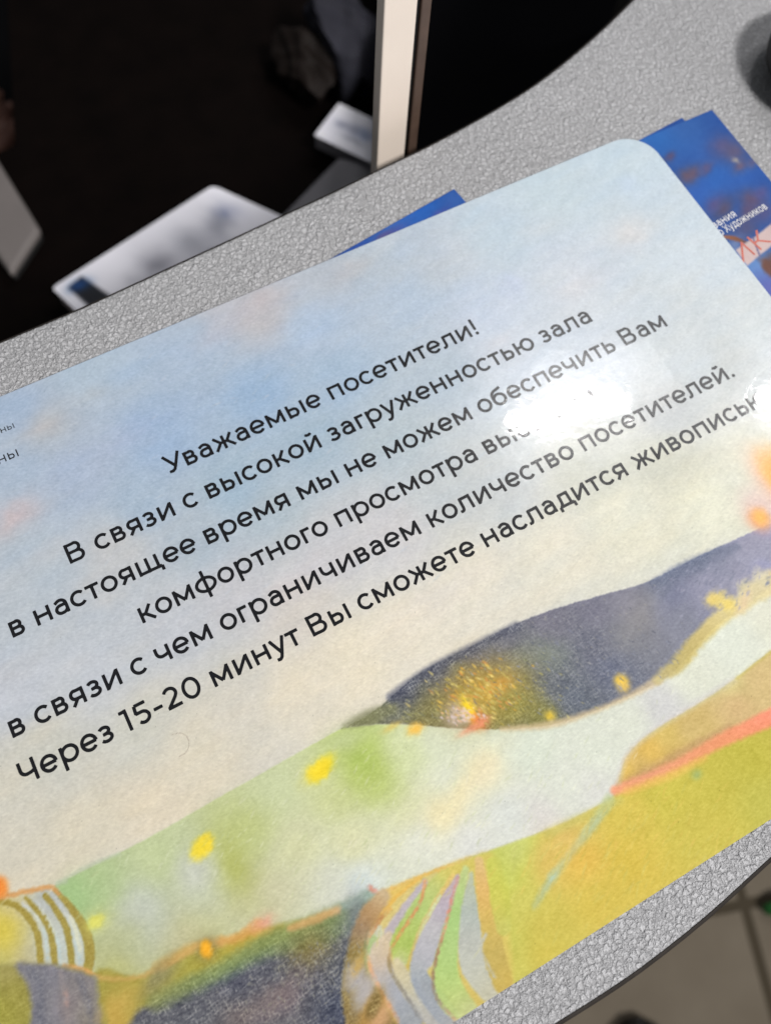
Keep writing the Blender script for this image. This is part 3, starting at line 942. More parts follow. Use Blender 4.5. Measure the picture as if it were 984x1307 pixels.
# fan of furrows
def z2(pts):
    return pms([(430 + x / 4.473, 1090 + y / 4.473) for x, y in pts])
cv.poly(z2([(240, 230), (500, 120), (760, 20), (900, 10), (960, 300), (1000, 760), (900, 1000), (300, 1100), (100, 700), (150, 400)]), (222, 186, 92), soft=1.0, op=.6)
fan = [
    ([(470, 160), (330, 300), (250, 400), (190, 480)], [7, 13, 14, 8], (228, 178, 74), .9),
    ([(560, 120), (430, 230), (300, 360), (230, 460)], [6, 11, 11, 8], (206, 198, 130), .7),
    ([(500, 170), (430, 290), (370, 380), (310, 460)], [6, 13, 15, 14], (182, 172, 182), .95),
    ([(230, 440), (205, 520), (190, 590)], [10, 20, 12], (198, 200, 172), .9),
    ([(205, 500), (200, 545)], [9, 9], (150, 194, 118), .8),
    ([(300, 490), (250, 560), (250, 640), (310, 760), (420, 940)], [12, 18, 20, 19, 22], [(208, 188, 156), (206, 186, 158), (196, 180, 164), (164, 166, 176), (150, 158, 170)], .95),
    ([(620, 110), (500, 270), (420, 400), (370, 520), (365, 610)], [10, 15, 17, 20, 12], [(206, 196, 96), (166, 202, 110), (164, 200, 98), (160, 198, 88), (186, 200, 130)], .95),
    ([(660, 130), (570, 290), (500, 440), (450, 600), (415, 680)], [4, 8, 10, 12, 8], [(224, 192, 104), (216, 190, 110), (212, 188, 118), (206, 180, 82), (206, 180, 76)], .9),
    ([(340, 620), (400, 740), (490, 860), (600, 1000)], [8, 16, 17, 20], [(208, 194, 152), (196, 188, 158), (178, 176, 166), (170, 168, 170)], .95),
    ([(690, 130), (620, 300), (560, 440), (510, 560), (465, 660), (500, 760), (600, 890), (680, 980)], [4, 15, 20, 22, 15, 18, 19, 16], [(190, 168, 176), (180, 168, 184), (178, 176, 184), (174, 174, 186), (160, 166, 176), (146, 156, 170), (150, 158, 168), (160, 160, 160)], .95),
    ([(735, 90), (680, 330), (640, 520), (620, 680), (660, 820), (740, 900)], [6, 12, 18, 22, 26, 20], [(178, 204, 130), (152, 206, 118), (158, 206, 118), (160, 206, 112), (170, 204, 112), (186, 200, 124)], .95),
    ([(765, 120), (760, 320), (770, 500), (790, 640), (880, 760)], [4, 16, 24, 26, 26], [(176, 190, 160), (166, 182, 176), (178, 184, 178), (182, 186, 176), (190, 188, 166)], .95),
    ([(810, 40), (835, 220), (875, 420), (900, 580), (950, 740)], [8, 13, 17, 20, 18], [(220, 186, 120), (222, 178, 96), (208, 178, 86), (194, 168, 80), (198, 168, 70)], .95),
    ([(900, 60), (930, 260), (950, 420)], [14, 18, 14], [(198, 204, 80), (200, 200, 76), (196, 196, 90)], .8),
]
for pts, wd, col, op in fan:
    cv.stroke(z2(pts), np.array(wd) / 3.6, col, .5, op, rough=.35, cell=.9)
for pts, wd, col in [
        ([(505, 160), (480, 270), (410, 385), (330, 510), (298, 600), (318, 690), (400, 820), (490, 970)], 3.4, [(226, 160, 96), (222, 146, 86), (220, 150, 84), (222, 158, 80), (160, 134, 86), (150, 136, 100), (140, 136, 128), (140, 140, 140)]),
        ([(692, 140), (652, 280), (618, 420), (572, 580), (548, 720), (575, 835), (685, 955)], 3.0, [(200, 150, 140), (214, 134, 116), (224, 150, 110), (170, 124, 90), (150, 116, 84), (148, 130, 106), (214, 170, 120)]),
        ([(300, 320), (250, 370), (185, 470), (160, 550), (190, 650), (250, 790), (350, 960)], 4.2, [(222, 170, 80), (196, 134, 72), (228, 160, 90), (226, 176, 116), (234, 164, 100), (232, 166, 112), (206, 150, 110)]),
        ([(590, 240), (520, 360), (470, 460)], 2.2, [(196, 214, 170), (196, 212, 160), (190, 206, 140)]),
        ([(240, 230), (380, 170), (560, 100), (760, 22)], 3.0, [(228, 178, 100), (226, 184, 90), (226, 180, 90), (214, 190, 110)]),
        ([(850, 460), (820, 540), (850, 620), (900, 700)], 3.0, (184, 184, 168))]:
    cv.stroke(z2(pts), wd / 3.6, col, .4, .9, rough=.4, cell=.7, dry=.35)

# bottom: olive bank, dark water, brown bank
def z1(pts):
    return pms([(200 + x / 3.514, 1080 + y / 3.514) for x, y in pts])
olive = smp([(120, 1270, (160, 150, 60)), (160, 1275, (172, 158, 66)), (220, 1250, (164, 156, 60)), (270, 1225, (172, 162, 56)), (320, 1205, (186, 160, 56)), (370, 1185, (176, 162, 72)), (420, 1172, (150, 160, 80)),
             (460, 1155, (98, 140, 104)), (200, 1290, (150, 150, 62)), (150, 1300, (196, 160, 66))])
cv.poly(z1([(-300, 600), (-100, 590), (0, 552), (150, 455), (300, 428), (440, 368), (560, 350), (700, 325), (800, 290), (900, 240), (962, 222), (940, 420), (900, 900), (500, 1300), (-350, 1300)]), soft=.7, samples=olive, rough=.35, smooth=4)
dk = smp([(420, 1200, (66, 72, 78)), (390, 1205, (100, 96, 72)), (440, 1230, (64, 70, 92)), (350, 1240, (72, 76, 98)), (300, 1260, (74, 78, 102)), (360, 1275, (104, 94, 102)), (300, 1290, (98, 92, 96)), (430, 1290, (58, 66, 96)),
          (250, 1290, (84, 86, 100)), (400, 1250, (66, 70, 92)), (450, 1180, (112, 118, 130)), (350, 1310, (90, 88, 98)), (460, 1340, (58, 62, 84))])
cv.poly(z1([(-120, 800), (0, 708), (150, 640), (300, 570), (450, 480), (600, 425), (800, 362), (910, 280), (985, 255), (960, 330), (900, 440), (880, 560), (890, 690), (930, 800), (1000, 1100), (600, 1400), (-200, 1300)]), soft=1.0, samples=dk, rough=.5, cell=1.0, smooth=4)
cv.stroke(z1([(0, 700), (150, 630), (300, 560), (450, 472), (600, 415), (800, 345), (950, 240)]), [4, 4, 4, 5, 6, 7, 4], [(120, 136, 76), (100, 130, 82), (98, 140, 92), (100, 140, 84), (104, 142, 80), (86, 128, 84), (120, 156, 130)], 1.6, .75, rough=.7)
cv.stroke(z1([(820, 280), (880, 255), (960, 218)]), [1.5, 2, 2], (150, 190, 170), 1.0, .7)
cv.stroke(z1([(0, 548), (80, 500), (160, 458), (290, 430)]), 2.4, (214, 172, 92), 1.0, .7)
cv.stroke(z1([(290, 430), (370, 408), (450, 358)]), [2, 2, 3], (220, 160, 80), .9, .8, rough=.6)
cv.stroke(z1([(600, 372), (700, 335), (810, 288)]), [1.6, 2.2, 2], (226, 172, 104), .8, .85, rough=.4)
cv.blob(z1([(478, 345)])[0], 2.6, 1.6, (232, 160, 130), .8, rough=.8)
cv.blob(z1([(30, 585)])[0], 5, 2.2, (136, 130, 92), .6, ang=20)
cv.blob(z1([(690, 455)])[0], 6, 4.5, (136, 120, 62), .75, rough=1.5)
cv.blob(z1([(560, 680)])[0], 9, 3.2, (122, 104, 104), .6, ang=10, rough=1.5)
cv.blob(z1([(420, 740)])[0], 9, 2.6, (112, 100, 98), .6, ang=8, rough=1.5)
cv.blob(z1([(900, 310)])[0], 5, 4, (118, 120, 134), .6, ang=50, rough=1.0)
cv.blob(z1([(222, 468)])[0], 2.9, 2.9, (110, 96, 60), .6, hard=1.2)
cv.blob(z1([(222, 464)])[0], 1.5, 2.0, (255, 178, 30), 1, hard=2, rough=.4, cell=.8)
brown = [(270, 240), (190, 340), (130, 450), (105, 560), (100, 680), (130, 820), (190, 1000), (280, 1200)]
cv.stroke(z2(brown), np.array([10, 14, 12, 12, 17, 26, 34, 40]) / 3.6 * 1.2, [(196, 170, 130), (180, 140, 90), (156, 128, 92), (150, 126, 66), (148, 124, 60), (142, 118, 58), (134, 108, 56), (120, 100, 60)], .7, .95, rough=.5)
for x, y, rx, ry, c in [(105, 705, 3.4, 2.6, (176, 172, 178)), (160, 795, 4.4, 2.6, (178, 174, 180)), (200, 920, 5, 2.4, (206, 150, 66)), (240, 945, 4, 2.4, (208, 160, 112)), (120, 640, 3, 1.2, (196, 160, 84)), (210, 870, 4, 1.6, (120, 100, 50)), (205, 205, .7, 1.5, (222, 140, 118))]:
    cv.blob(z2([(x, y)])[0], rx, ry, c, .85, ang=35, hard=1.6, rough=.6, cell=1.0)

# bottom left: waterfall arcs
def z8(pts):
    return pms([(x / 3.936, 1080 + y / 3.936) for x, y in pts])
cv.poly(z8([(-300, 260), (0, 262), (150, 228), (270, 212), (330, 270), (400, 350), (450, 450), (470, 540), (450, 650), (300, 620), (100, 600), (-300, 620)]), soft=.5, rough=.3,
        samples=smp([(5, 1190, (214, 194, 74)), (20, 1200, (196, 186, 110)), (35, 1210, (190, 184, 160)), (60, 1200, (184, 196, 194)), (90, 1200, (186, 200, 196)), (15, 1165, (200, 190, 160)), (30, 1225, (186, 176, 130)), (0, 1230, (180, 176, 96)), (60, 1155, (176, 184, 186))]), smooth=4)
cv.blob(z8([(15, 420)])[0], 4, 6, (216, 196, 66), .8, rough=1.0)
for pts, wd in [([(-60, 285), (0, 283), (80, 300), (150, 370), (190, 460), (206, 590)], [22, 22, 24, 24, 26, 26]), ([(130, 265), (205, 345), (255, 440), (276, 595)], [14, 26, 26, 26]),
                ([(228, 250), (298, 345), (343, 450), (362, 610)], [22, 26, 26, 26]), ([(275, 220), (370, 330), (432, 440), (452, 540), (438, 640)], [16, 30, 40, 44, 36])]:
    cv.stroke(z8(pts), np.array(wd) / 3.936 / 4.9 * 1.15, (162, 142, 54), .35, .95, rough=.35, cell=.9)
for pts in [[(180, 280), (240, 370), (290, 480), (310, 600)], [(300, 300), (355, 380), (385, 480), (400, 590)], [(110, 290), (180, 350), (225, 440), (240, 580)]]:
    cv.stroke(z8(pts), .8, [(190, 198, 204), (206, 214, 202), (190, 210, 206), (176, 198, 200)], .4, .8, rough=.6, cell=.8, dry=.5)
cv.stroke(z8([(355, 360), (385, 440), (400, 520)]), .9, (216, 218, 190), .4, .8, rough=.4)
cv.stroke(z8([(-40, 262), (40, 252), (150, 226), (260, 210), (295, 240)]), [1.2, 1.2, 1.1, 1.0, .7], (214, 152, 86), .5, .9, rough=.5, cell=.8)
cv.stroke(z8([(290, 190), (330, 180)]), .8, (160, 186, 160), .6, .7)
cv.stroke(z8([(320, 606), (380, 618), (440, 636), (480, 655)]), [1, 1.3, 1.3, .8], (220, 160, 88), .5, .9)
cv.stroke(z8([(470, 655), (560, 672), (680, 662), (780, 630), (880, 570), (984, 505)]), [1, .8, .8, 1.2, 1.5, 1.4], (206, 162, 86), .7, .75, rough=.5)
colm = smp([(40, 1240, (124, 122, 130)), (60, 1250, (112, 112, 130)), (90, 1260, (128, 122, 122)), (110, 1290, (128, 122, 116)), (60, 1300, (118, 116, 130)), (85, 1285, (136, 124, 124)), (45, 1300, (112, 112, 128))])
cv.poly(z8([(-250, 640), (0, 600), (60, 595), (150, 590), (300, 605), (470, 655), (490, 720), (500, 1000), (-250, 1100)]), soft=.6, samples=smp([(0, 1290, (152, 146, 52)), (20, 1260, (156, 148, 60)), (30, 1240, (150, 140, 84)), (10, 1240, (160, 150, 80))]), rough=.4, smooth=4)
cv.poly(z8([(80, 602), (150, 592), (300, 608), (470, 658), (488, 720), (495, 1000), (170, 1000), (160, 820), (140, 700)]), soft=.7, samples=colm, rough=.5, smooth=4)
for pts, wd, c in [([(150, 620), (200, 720), (205, 900)], 1.6, (100, 102, 122)), ([(300, 640), (330, 760), (340, 900)], 1.2, (150, 138, 136)), ([(250, 610), (270, 720), (280, 900)], 1.0, (136, 130, 142)), ([(400, 660), (440, 780), (460, 900)], 1.4, (104, 104, 118)), ([(330, 740), (336, 800)], .7, (176, 140, 130)), ([(480, 660), (490, 760)], .9, (150, 146, 120))]:
    cv.stroke(z8(pts), wd, c, .8, .7, rough=.5, dry=.3)
cv.blob(z8([(780, 665)])[0], 4.2, 1.6, (138, 132, 88), .7, ang=25)
cv.blob(z8([(590, 800)])[0], 5, 2.4, (198, 162, 70), .7, ang=10, rough=1)
cv.blob(z8([(-5, 210)])[0], 2.3, 2.6, (246, 138, 46), 1, hard=2)
cv.stroke(z8([(290, 190), (430, 110), (600, 40)]), .9, (170, 190, 160), .5, .6)

# small yellow flowers on the pale hill
for x, y, rx, ry, an, c in [(412, 980, 4.2, 2.3, 20, (250, 222, 30)), (398, 987, 3.4, 2.0, 20, (238, 220, 90)), (406, 984, 3.2, 2.2, 10, (250, 220, 34)), (263, 1077, 2.6, 2.2, 40, (250, 216, 40)), (255, 1084, 3.0, 2.2, 30, (248, 220, 46)), (122, 1177, 2.0, 1.5, 0, (232, 222, 66)), (124, 1178, 3.2, 2.4, 0, (214, 216, 110))]:
    cv.blob(pm(x, y), rx, ry, c, .92 if c[2] < 80 else .6, ang=an, hard=1.9 if c[2] < 80 else 1.0, rough=.7, cell=1.3)

# short dabs of the crayon: sparks round the lights of the dark hill, pale flecks along its back
def dabs(n, c, spread, size, cols, ang, op=.8, inside=None):
    k = 0
    while k < n:
        p_ = (c[0] + rs.normal(0, spread[0]), c[1] + rs.normal(0, spread[1]))
        k += 1
        if inside is not None and not inside(*p_): continue
        q_ = rs.uniform(.6, 1.3)
        cv.blob(pm(*p_), size[0] * q_, size[1] * q_, cols[rs.randint(len(cols))], op * rs.uniform(.4, 1), ang=ang + rs.normal(0, 12), hard=1.5, rough=.3, cell=.8)


_ht = np.array(sorted(hill_top)).T
_hb = np.array(sorted(hill_bot)).T
on_hill = lambda x, y: np.interp(x, _ht[0], _ht[1]) + 5 < y < np.interp(x, _hb[0], _hb[1]) - 2
dabs(260, (612, 886), (26, 17), (.75, .26), [(232, 190, 80), (222, 170, 60), (206, 186, 96), (226, 150, 70), (240, 214, 120), (170, 150, 60)], -62, .85, on_hill)
dabs(160, (650, 890), (40, 20), (.6, .22), [(190, 178, 92), (160, 152, 80), (210, 196, 120), (124, 128, 84)], -62, .7, on_hill)
dabs(60, (590, 915), (14, 6), (.5, .3), [(226, 206, 200), (236, 190, 160), (220, 200, 210)], -62, .8, on_hill)
dabs(420, (700, 830), (110, 40), (.42, .16), [(160, 160, 168), (178, 176, 176), (150, 152, 170), (176, 170, 150)], -62, .55, on_hill)
dabs(160, (750, 850), (60, 30), (.8, .2), [(120, 128, 160), (84, 92, 118), (76, 84, 112), (150, 150, 168)], -62, .6, on_hill)
dabs(120, (905, 740), (40, 22), (.8, .3), [(160, 158, 190), (120, 128, 164), (146, 146, 180), (108, 118, 150)], 20, .6, on_hill)
dabs(70, (548, 912), (22, 6), (.5, .2), [(160, 158, 90), (180, 176, 120), (100, 104, 80)], -50, .7, on_hill)
in_dark = lambda x, y: y > np.interp(x, [200, 300, 400, 460], [1285, 1245, 1205, 1165])and x < 462
dabs(260, (390, 1225), (50, 36), (.45, .14), [(168, 166, 140), (150, 150, 150), (180, 176, 150), (130, 132, 140)], 6, .6, in_dark)
dabs(260, (390, 1225), (50, 36), (.45, .14), [(168, 166, 140), (150, 150, 150), (180, 176, 150), (130, 132, 140)], 96, .6, in_dark)
field_at = lambda x, y: y > np.interp(x, [590, 700, 780, 860, 984], [1110, 1068, 1028, 1000, 945]) and y < 1330 - .62 * (x - 560)
dabs(520, (800, 1090), (110, 60), (1.5, .24), [(228, 198, 88), (194, 176, 60), (206, 198, 100), (222, 184, 78), (188, 184, 84)], 22, .38, field_at)
slope_at = lambda x, y: y > np.interp(x, [80, 200, 440, 640, 800, 980], [1132, 1070, 940, 940, 900, 765]) and y < np.interp(x, [80, 200, 470, 780, 984], [1220, 1240, 1140, 1010, 825])
dabs(620, (430, 1040), (230, 90), (1.1, .22), [(224, 228, 196), (190, 206, 150), (212, 214, 170), (176, 194, 140), (232, 228, 206)], 28, .34, slope_at)
sky_at = lambda x, y: y < 1090 - .5 * x and y > 520 - .4 * x
dabs(420, (330, 480), (220, 130), (1.3, .22), [(182, 200, 222), (196, 200, 206), (160, 184, 212), (200, 196, 200), (172, 196, 216)], 12, .28, sky_at)
# pastel grain and the weave of the canvas, strongest where the pigment is dark
lum = cv.C.mean(-1)
dkm = np.clip((132 - lum) / 45, 0, 1)
fine = rs.normal(0, 1, lum.shape)
sm = (fine + np.roll(fine, 1, 0) + np.roll(fine, 1, 1) + np.roll(fine, 2, 1)) / 2
ang_w = math.radians(6)
U = cv.X * math.cos(ang_w) + cv.Y * math.sin(ang_w)
W = -cv.X * math.sin(ang_w) + cv.Y * math.cos(ang_w)
weave = np.maximum(np.sin(U * 2 * math.pi / .95 + cv.noise(3, seed=21) * 1.5), np.sin(W * 2 * math.pi / .95 + cv.noise(3, seed=22) * 1.5))
weave = np.clip(weave - .35, 0, 1) * np.clip(.6 + 1.1 * cv.noise(1.6, seed=23, octaves=2) + .4 * fine, 0, 2)
cv.C += (dkm * (2 + weave * 44 + sm * 7))[..., None] * np.array((1.0, .98, .78))
streak = cv.noise(4.0, .45, 41, 24, 2) + cv.noise(3.0, .4, 42, -50, 2) * .6
below = np.clip((cv.X * .36 - cv.Y - 38) / 12, 0, 1)
cv.C += (n3 * 3.0 + sm * 3.8 + streak * (.8 + 1.5 * below))[..., None] * np.array((1, 1, .9))
cv.stroke(pms([(220, 938), (230, 936), (239, 941), (241, 953), (236, 962), (229, 966)]), .12, (150, 134, 118), .12, .8, rough=0)
cv.C += cv.noise(1.4, seed=31, octaves=2)[..., None] * np.array((2.2, 2.0, 2.4))
grey = cv.C.mean(-1, keepdims=True)
sat = np.full(lum.shape, .90)
gmax = (cv.C[..., 1] > cv.C[..., 0] + 4) & (cv.C[..., 1] > cv.C[..., 2])
sat[gmax] = .80
cv.C += np.clip((cv.C[..., 1] - np.maximum(cv.C[..., 0], cv.C[..., 2])) / 30, 0, 1)[..., None] * np.array((12.0, 1.0, -4.0))
sat[(cv.C[..., 2] > cv.C[..., 0]) & (lum >= 165)] = .80
sat[(cv.C[..., 2] > cv.C[..., 0]) & (lum < 160)] = .58
for _ in range(6):
    sat = (sat + np.roll(sat, 2, 0) + np.roll(sat, -2, 0) + np.roll(sat, 2, 1) + np.roll(sat, -2, 1)) / 5
cv.C[:] = grey + (cv.C - grey) * sat[..., None] + 3
spk = (rs.uniform(0, 1, lum.shape) > .99985)
cv.C[spk] *= .8

notice = empty('laminated_notice', 'glossy laminated notice with black Russian text over a painted landscape', 'notice', (0, 0, -0.001))
m_print = laminate('laminated_print')
m_ink = laminate('laminated_black_ink', (20, 21, 24))
cv.build('painted_print', m_print, notice, z=0.0, thick=0.55, gain=0.92)

# text lines: pen start measured on the sheet, pitch 12.66 mm, 24 pt type
EM = 5.979 / CAP
V0, LP = 42.823, 12.660
lines = [('Уважаемые посетители!', -51.6 - .2, 54.4 + 1.0), ('В связи с высокой загруженностью зала', -87.2, 91.0), ('в настоящее время мы не можем обеспечить Вам', -108.5, 112.3),
         ('комфортного просмотра выставки,', None, None), ('в связи с чем ограничиваем количество посетителей.', -117.6, 121.3), ('Через 15-20 минут Вы сможете насладится живописью', -119.3, 125.6)]
for i, (s, u0, u1) in enumerate(lines):
    first, last = {'У': 0, 'В': 100, 'в': 83, 'к': 83, 'Ч': 83}[s[0]], {'!': 75, 'а': 79, 'м': 83, ',': 60, '.': 60, 'ю': 35}[s[-1]]
    wu = text_width(s) - first - last
    if u0 is None:
        u0 = at(183.2, 796.2)[0]
        sc, tr = EM, 0.0
        wgt = None
    else:
        tr = ((u1 - u0) / EM - wu) / (len(s) - 1)
    if i == 3:
        tr = -2.0
    o = (u0 - first * EM, V0 - i * LP)
    text_mesh('text_line', [(s, o, (EM, 0), (0, EM), tr)], m_ink, notice, 0.06)
    print('TRACK', s[:12], round(tr, 1))
p = at(21, 550)
text_mesh('small_text', [('огаданны'[-6:], (at(19.5, 545.5)[0] - text_width('аданны') * EM * .36 + 128 * .36 * EM * .3, at(19.5, 545.5)[1]), (EM * .36, 0), (0, EM * .36), 0),
                         ('ьны', (at(26, 581)[0] - text_width('ьны') * EM * .53, at(26, 581)[1]), (EM * .53, 0), (0, EM * .53), 0)], m_ink, notice, 0.06, hw=42)

# ================================================================== FLYERS
m_flyer = NT('glossy_flyer_print')
m_flyer.l(m_flyer.n('ShaderNodeAttribute', attribute_name='print').outputs['Color'], m_flyer.b.inputs['Base Color'])
m_flyer.set(Roughness=0.35)
m_flyer.b.inputs['Specular IOR Level'].default_value = 0.2
m_flyer = m_flyer.m
m_white = plain('white_ink', (236, 234, 232), 0.35, 0.02)
m_red = plain('red_ink', (190, 96, 80), 0.4, 0.1, 400)


def flyer(name, label, ctr, angle, W, H, z, paintfn, group='blue flyers under the notice', thick=0.18, curl=0.0):
    c = Canvas(0, W, -H, 0, 0.5, (44, 98, 184))
    ca, sa = math.cos(angle), math.sin(angle)

    def to(v):
        r = v.copy()
        r[:, 0] = ctr[0] + v[:, 0] * ca - v[:, 1] * sa
        r[:, 1] = ctr[1] + v[:, 0] * sa + v[:, 1] * ca
        return r

    def inv(p):
        dx, dy = p[0] - ctr[0], p[1] - ctr[1]
        return (dx * ca + dy * sa, -dx * sa + dy * ca)
    c.C[:] = c.C + c.noise(20, seed=1, octaves=3)[..., None] * np.array((10, 14, 16)) + c.noise(7, seed=2, octaves=3)[..., None] * np.array((7, 5, 4))
    paintfn(c, inv)
    c.C += c.noise(1.2, seed=5, octaves=2)[..., None] * 3
    root = empty(name, label, 'flyer', (ctr[0] / 1000, ctr[1] / 1000, z / 1000), group)
    c.build('printed_sheet', m_flyer, root, z=z, thick=thick, gain=0.66, xf=to)
    return root


def z9(x, y):
    return (830 + x / 5.227, 130 + y / 5.227)


def paint_right(c, inv):
    def B_(x, y, rx, ry, col, op=.8, an=25, hard=1.0):
        c.blob(inv(at(*z9(x, y), -.6)), rx, ry, col, op, ang=an, hard=hard, rough=1.0, cell=2.5)
    B_(60, 250, 8, 8, (38, 116, 204), .8)
    B_(250, 170, 12, 8, (58, 112, 190), .7)
    B_(430, 540, 14, 5, (42, 112, 204), .9)
    B_(300, 620, 9, 5, (46, 104, 198), .8)
    B_(620, 480, 8, 5, (44, 106, 200), .8)
    for x, y, rx, ry, col in [(130, 365, 2.2, 1.3, (94, 84, 126)), (240, 490, 3.0, 2.4, (112, 92, 112)), (290, 475, 3.2, 1.5, (110, 92, 118)), (375, 440, 2.8, 1.2, (96, 92, 140)), (480, 290, 4.5, 3.6, (96, 98, 152)),
                              (560, 330, 4, 3.4, (104, 98, 136)), (600, 425, 2.6, 1.6, (116, 100, 130)), (690, 390, 3, 1.6, (104, 104, 148)), (430, 680, 4.2, 2.2, (92, 90, 150)), (490, 715, 4.6, 2.0, (92, 84, 118)), (680, 650, 3, 3.4, (108, 86, 114)),
                              (650, 720, 3, 1.6, (104, 82, 118)), (740, 610, 3, 2.2, (90, 92, 156)), (640, 830, 6, 3.2, (82, 86, 134)), (760, 740, 3.6, 3, (84, 88, 146))]:
        B_(x, y, rx * 1.25, ry * 1.2, col, .95)
    B_(570, 385, 0.8, 1.4, (190, 180, 172), .9, 20)
    B_(715, 1100, 9, 7, (112, 160, 224), .95, 0)
    B_(560, 950, 4, 2.5, (130, 150, 196), .8)
    B_(800, 1240, 6, 6, (112, 116, 200), .9)
    B_(790, 1110, 2.0, 4.4, (122, 76, 62), 1, 0, 2.0)
    B_(850, 1090, 4, 5.4, (118, 74, 62), 1, 0, 2.0)
    c.stroke([inv(at(*z9(*q), -.6)) for q in ((490, 898), (560, 908), (640, 938))], [1.2, 1.9, 1.2], [(172, 112, 80), (150, 94, 66), (120, 84, 76)], .4, 1)
    # plates of the title
    for q in ([(570, 985), (684, 906), (728, 1022), (648, 1092)], [(690, 904), (806, 812), (850, 930), (732, 1018)], [(812, 808), (930, 718), (970, 830), (858, 926)]):
        c.poly([inv(at(*z9(*k), -.6)) for k in q], (232, 206, 204), soft=.3, rough=.15, smooth=0)
    for q in ([(684, 902), (730, 1026)], [(808, 806), (854, 932)]):
        c.stroke([inv(at(*z9(*k), -.6)) for k in q], .55, (128, 112, 150), .2, .9)


fr = flyer('blue_flyer', 'blue flyer with pink title plates right of the notice', (180.3 - 105, 86.2), 0.0, 105.0, 190.0, -.62, paint_right)


def run(s, p0, p1, h, first=90, last=90):
    """a run of letters whose baseline goes from pixel p0 to p1"""
    a, b = at(*p0, -.6)[:2], at(*p1, -.6)[:2]
    u = text_width(s) - first - last
    ux = (b - a) / u
    d = (b - a) / np.hypot(*(b - a))
    k = h / CAP
    return (s, a - ux * first, ux, (-d[1] * k, d[0] * k), 0.0)


text_mesh('text_line', [run('вания', z9(436, 842), z9(578, 758), 3.0), run('о Художников', z9(474, 892), z9(786, 708), 3.0, 41, 60)], m_white, fr, -.56, hw=38)
text_mesh('title_letters', [run('ик', z9(618, 1078), z9(815, 926), 8.6, 83, 20)], m_red, fr, -.56, hw=28)


def paint_under(c, inv):
    c.blob((40, -5), 30, 5, (44, 112, 204), .8)
    c.blob((70, -6), 6, 3, (110, 96, 130), .7)


def paint_top(c, inv):
    for x, y, rx, ry, col in [(540, 268, 9, 4, (40, 110, 208)), (580, 255, 5, 5, (60, 108, 192)), (500, 300, 6, 2, (84, 88, 170)), (488, 302, 4, 1.4, (104, 92, 150)), (560, 272, 4, 1.0, (86, 96, 180)), (455, 320, 5, 2, (70, 96, 184))]:
        c.blob(inv(at(x, y, -.6)), rx, ry, col, .8, ang=8, rough=.8)


flyer('blue_flyer', 'blue flyer lying underneath the one with pink title plates', (168.2 - 104.6, 88.2 - 9.0), math.radians(4.9), 105.0, 190.0, -.86, paint_under)
flyer('blue_flyer', 'blue flyer corner peeping out above the top edge of the notice', (76.9 - 104.2, 96.5 - 13.6), math.radians(7.5), 105.0, 160.0, -.4, paint_top)

# dark round thing at the right edge of the counter
m_black = plain('black_plastic', (12, 12, 12), 0.5, 0.1, 80, spec=.3)
hc = at(996, 96, 12.0) / 1000 + np.array((0.0300, -0.003, 0))
holder = empty('pen_holder', 'black round pen holder at the right edge beside the blue flyer', 'pen holder', (hc[0], hc[1], -0.001))
rings('cup', [(0.017, -0.0008), (0.021, 0.0), (0.025, 0.0025), (0.028, 0.006), (0.029, 0.010), (0.028, 0.0135), (0.0255, 0.016), (0.024, 0.0165), (0.0225, 0.016), (0.0225, 0.004), (0.002, 0.003)], m_black, holder, 48, (hc[0], hc[1], 0))

# ================================================================== BEHIND THE COUNTER
ZL = -300.0


def P3(x, y, z):
    return at(x, y, z) / 1000.0


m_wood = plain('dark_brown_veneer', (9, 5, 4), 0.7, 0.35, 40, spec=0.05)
desk = empty('staff_desk', 'dark brown desk below the counter with papers on it', 'desk', (0.1, 0.35, -1.05))
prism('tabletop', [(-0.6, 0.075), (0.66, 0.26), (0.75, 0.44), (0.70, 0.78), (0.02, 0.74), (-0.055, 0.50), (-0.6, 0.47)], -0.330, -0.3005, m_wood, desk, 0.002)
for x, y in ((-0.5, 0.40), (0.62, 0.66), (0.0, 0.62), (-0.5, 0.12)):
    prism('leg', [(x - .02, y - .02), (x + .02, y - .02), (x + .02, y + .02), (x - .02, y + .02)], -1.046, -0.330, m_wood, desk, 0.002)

m_paper = NT('printed_white_paper')
m_paper.l(m_paper.n('ShaderNodeAttribute', attribute_name='print').outputs['Color'], m_paper.b.inputs['Base Color'])
m_paper.set(Roughness=0.5)
m_paper = m_paper.m
m_card = plain('pale_card_edges', (196, 180, 178), 0.6, 0.1, 300)


def frame_from(p0, p1):
    """local frame: origin p0, x towards p1 (mm)"""
    d = (p1 - p0)[:2]
    L = np.hypot(*d)
    d = d / L
    return d, L


def paper(name, label, cat, o, d, L, Wd, z, thick, paintfn, gain=.8, base=(196, 194, 206), res=1.0, corner=3.0, part='top_sheet'):
    c = Canvas(0, L, -Wd, 0, res, base, corner=corner)

    def to(v):
        r = v.copy()
        r[:, 0] = o[0] + v[:, 0] * d[0] - v[:, 1] * d[1]
        r[:, 1] = o[1] + v[:, 0] * d[1] + v[:, 1] * d[0]
        return r

    def inv(p):
        a, b = p[0] - o[0], p[1] - o[1]
        return (a * d[0] + b * d[1], -a * d[1] + b * d[0])
    c.C += c.noise(6, seed=3, octaves=2)[..., None] * 4
    paintfn(c, inv)
    root = empty(name, label, cat, (o[0] / 1000, o[1] / 1000, (z - thick) / 1000))
    c.build(part, m_paper, root, z=z, thick=.3, gain=gain, xf=to)
    return root, to


zA = ZL + 20
qA = [at(*p_, zA)[:2] for p_ in ((66, 367), (272, 236), (424, 305), (116, 414))]   # back left, back right, front right, front left


